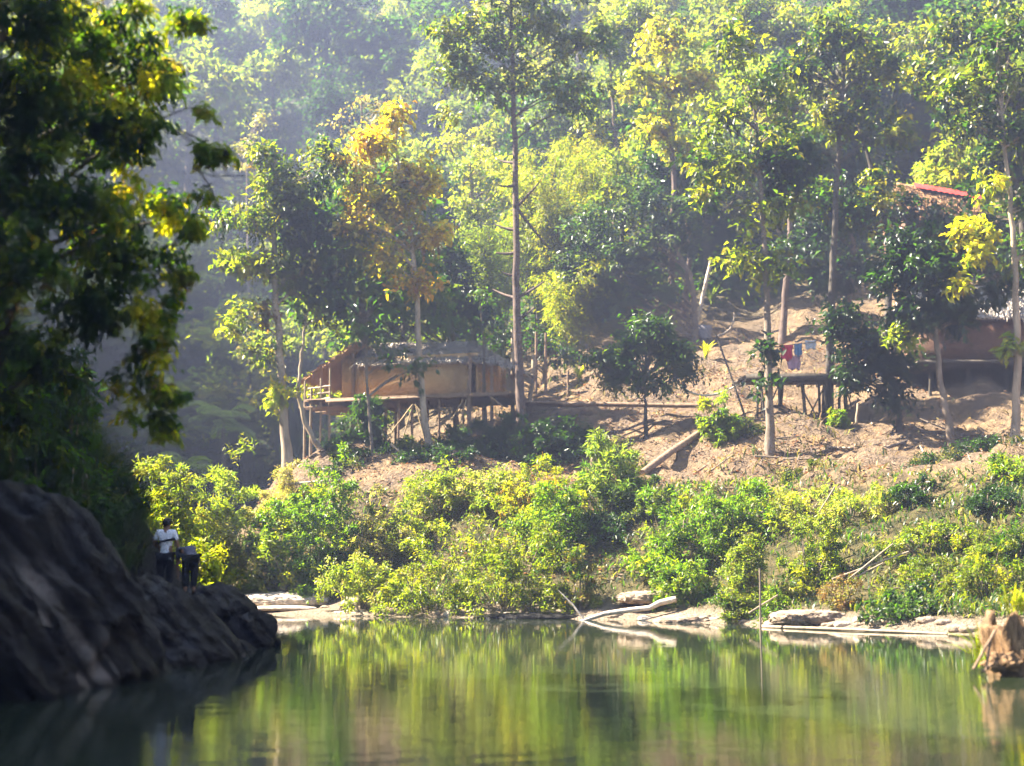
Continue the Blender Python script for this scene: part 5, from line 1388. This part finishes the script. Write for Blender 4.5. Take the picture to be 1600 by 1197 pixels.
# palm like plants in the shaded valley
for i, (px, py, D, lab) in enumerate([(348, 655, 88, 'large pale leaved palm in the shaded valley'), (290, 735, 84, 'small palm low in the shaded valley')]):
    foot = ground(px, D); c = at(px, py, D); root = thing('palm', foot, lab, 'palm')
    tb = MB(); tb.tube(resample(np.array([foot - [0, 0, .5], (foot + c) / 2 + [.1, 0, 0], c]), 8), np.linspace(.2, .14, 8), 8); tb.build('trunk', M['bark'], root, foot, True)
    fr = MB(); g = np.random.default_rng(i)
    for k in range(13):
        a = k * 2.4 + g.normal() * .2; L_ = g.uniform(1.7, 2.5); el = g.uniform(-.1, 1.1)
        d = np.array([math.cos(a), math.sin(a), 0]); p = bez(c, c + d * L_ * .55 + [0, 0, L_ * el * .7], c + d * L_ + [0, 0, L_ * (el - .55) * .7], 16)
        T = unit(np.gradient(p, axis=0)); S = unit(np.cross(T, [0, 0, 1.]))
        for s in (-1, 1):
            A = T * .6 + S * s * .9 + [0, 0, -.2]
            leaves(fr, g, p[2:], A[2:], np.tile([0, 0, 1.], (14, 1)), .75 * np.sin(np.linspace(.5, 2.9, 14)) + .15, .14, np.tile(np.array(G['pale']) * .9, (14, 1)))
        fr.tube(p, np.linspace(.03, .008, 16), 4, np.array(G['olive']))
    fr.build('frond', M['leaf_far'], root, foot)

# scrub that covers the forest floor
n = 120000
y = rng.uniform(70, 205, n); x = rng.uniform(-.42, .42, n) * y
z = height(x, y)
k = ((z - CAMH) / y < .44) & ((y > 79) | (x < -11) | (x > 24)) & (z > .2) & (x > -.40 * y)
x, y, z = x[k], y[k], z[k]; n = len(x)
P = np.stack([x, y, z + rng.random(n) ** 1.5 * (1.1 + .9 * vn(x * .4, y * .4, 5))], -1)
A = rng.normal(size=(n, 3)) * [1, 1, .4] + [0, 0, .3]
ug = MB(); leaves(ug, rng, P, A, np.array([0, 0, 1.]) + rng.normal(size=(n, 3)) * .5, rng.uniform(.3, .75, n), rng.uniform(.15, .4, n), np.clip(pick(rng, {'mid': 3, 'deep': 3, 'olive': 2}, n) * (1 + .2 * rng.normal(size=(n, 1))), .004, .6))
tag(ug.build('undergrowth', M['leaf_far']), 'dense green scrub covering the floor of the wooded hillside', 'undergrowth', kind='stuff')

# leaf litter and low weeds on the bare slope
n = 34000
y = rng.uniform(46, 72, n); x = rng.uniform(-.18, .40, n) * y; z = height(x, y)
k = (z > 1.2) & (vn(x * .35, y * .35, 12) + .25 * rng.normal(size=n) > -.02); x, y, z = x[k], y[k], z[k]; n = len(x)
P = np.stack([x, y, z + .03], -1); A = rng.normal(size=(n, 3)) * [1, 1, .25]
lt = MB(); leaves(lt, rng, P, A, np.array([0, 0, 1.]) + rng.normal(size=(n, 3)) * .4, rng.uniform(.08, .22, n), rng.uniform(.05, .12, n), np.clip(pick(rng, {'straw': 1.5, 'bare': 5, 'rust': 3}, n) * (1 + .2 * rng.normal(size=(n, 1))), .01, .6))
tag(lt.build('leaf_litter', M['dry']), 'dry brown fallen leaves scattered over the bare slope', 'leaf litter', kind='stuff')
n = 75000
y = rng.uniform(35, 58, n); x = rng.uniform(-.38, .40, n) * y; z = height(x, y)
k = (z > .35) & (z < 4.6) & (vn(x * .5, y * .5, 31) + .2 * rng.normal(size=n) > -.12) & (x > -.30 * y + .5); x, y, z = x[k], y[k], z[k]; n = len(x)
P = np.stack([x, y, z + .02], -1)
wd = MB(); blades(wd, rng, P, rng.uniform(.1, .38, n), rng.uniform(.03, .07, n), rng.uniform(.3, 1.0, n), np.clip(pick(rng, {'olive': 4, 'lime': .7, 'straw': 1, 'mid': 3, 'deep': 5}, n) * (1 + .2 * rng.normal(size=(n, 1))), .01, .6))
tag(wd.build('weeds', M['leaf']), 'low mixed weeds and grass between the bank shrubs', 'weeds', kind='stuff')

n = 14000
y = rng.uniform(46, 74, n); x = rng.uniform(-.18, .40, n) * y; z = height(x, y)
k = (z > 4) & (vn(x * .8, y * .8, 77) + .7 * vn(x * .25, y * .25, 78) + .12 * rng.normal(size=n) > .22); x, y, z = x[k], y[k], z[k]; n = len(x)
sw = MB(); blades(sw, rng, np.stack([x, y, z], -1), rng.uniform(.1, .55, n), rng.uniform(.03, .08, n), rng.uniform(.3, 1.1, n), np.clip(pick(rng, {'olive': 3, 'bare': 3, 'straw': 1, 'deep': 3, 'mid': 1}, n) * (1 + .2 * rng.normal(size=(n, 1))), .01, .6))
tag(sw.build('slope_weeds', M['dry']), 'patches of half dry weeds on the bare slope', 'weeds', kind='stuff')


# ------------------------------------------------------------------ haze box and render settings
zb = float(ZZ.min()) - 1.0
allz = 135.0
hb = MB()
lo, hi = np.array([-122, -62, zb]), np.array([122, 262, allz])
hb.box((lo + hi) / 2, hi - lo)
tag(hb.build('haze', hm), 'pale blue morning haze filling the valley', 'haze', kind='stuff')

vs = sc.view_settings; vs.view_transform = 'Standard'; vs.look = 'None'; vs.gamma = 1; vs.exposure = EXPOSURE
sc.render.engine = 'CYCLES'
cy = sc.cycles
cy.max_bounces = 7; cy.diffuse_bounces = 3; cy.glossy_bounces = 3; cy.transmission_bounces = 4; cy.volume_bounces = 1; cy.transparent_max_bounces = 4
cy.use_denoising = True
cy.denoising_input_passes = 'RGB'
try: cy.denoiser = 'OPENIMAGEDENOISE'
except Exception: pass
cy.caustics_reflective = False; cy.caustics_refractive = False
cy.sample_clamp_indirect = 6
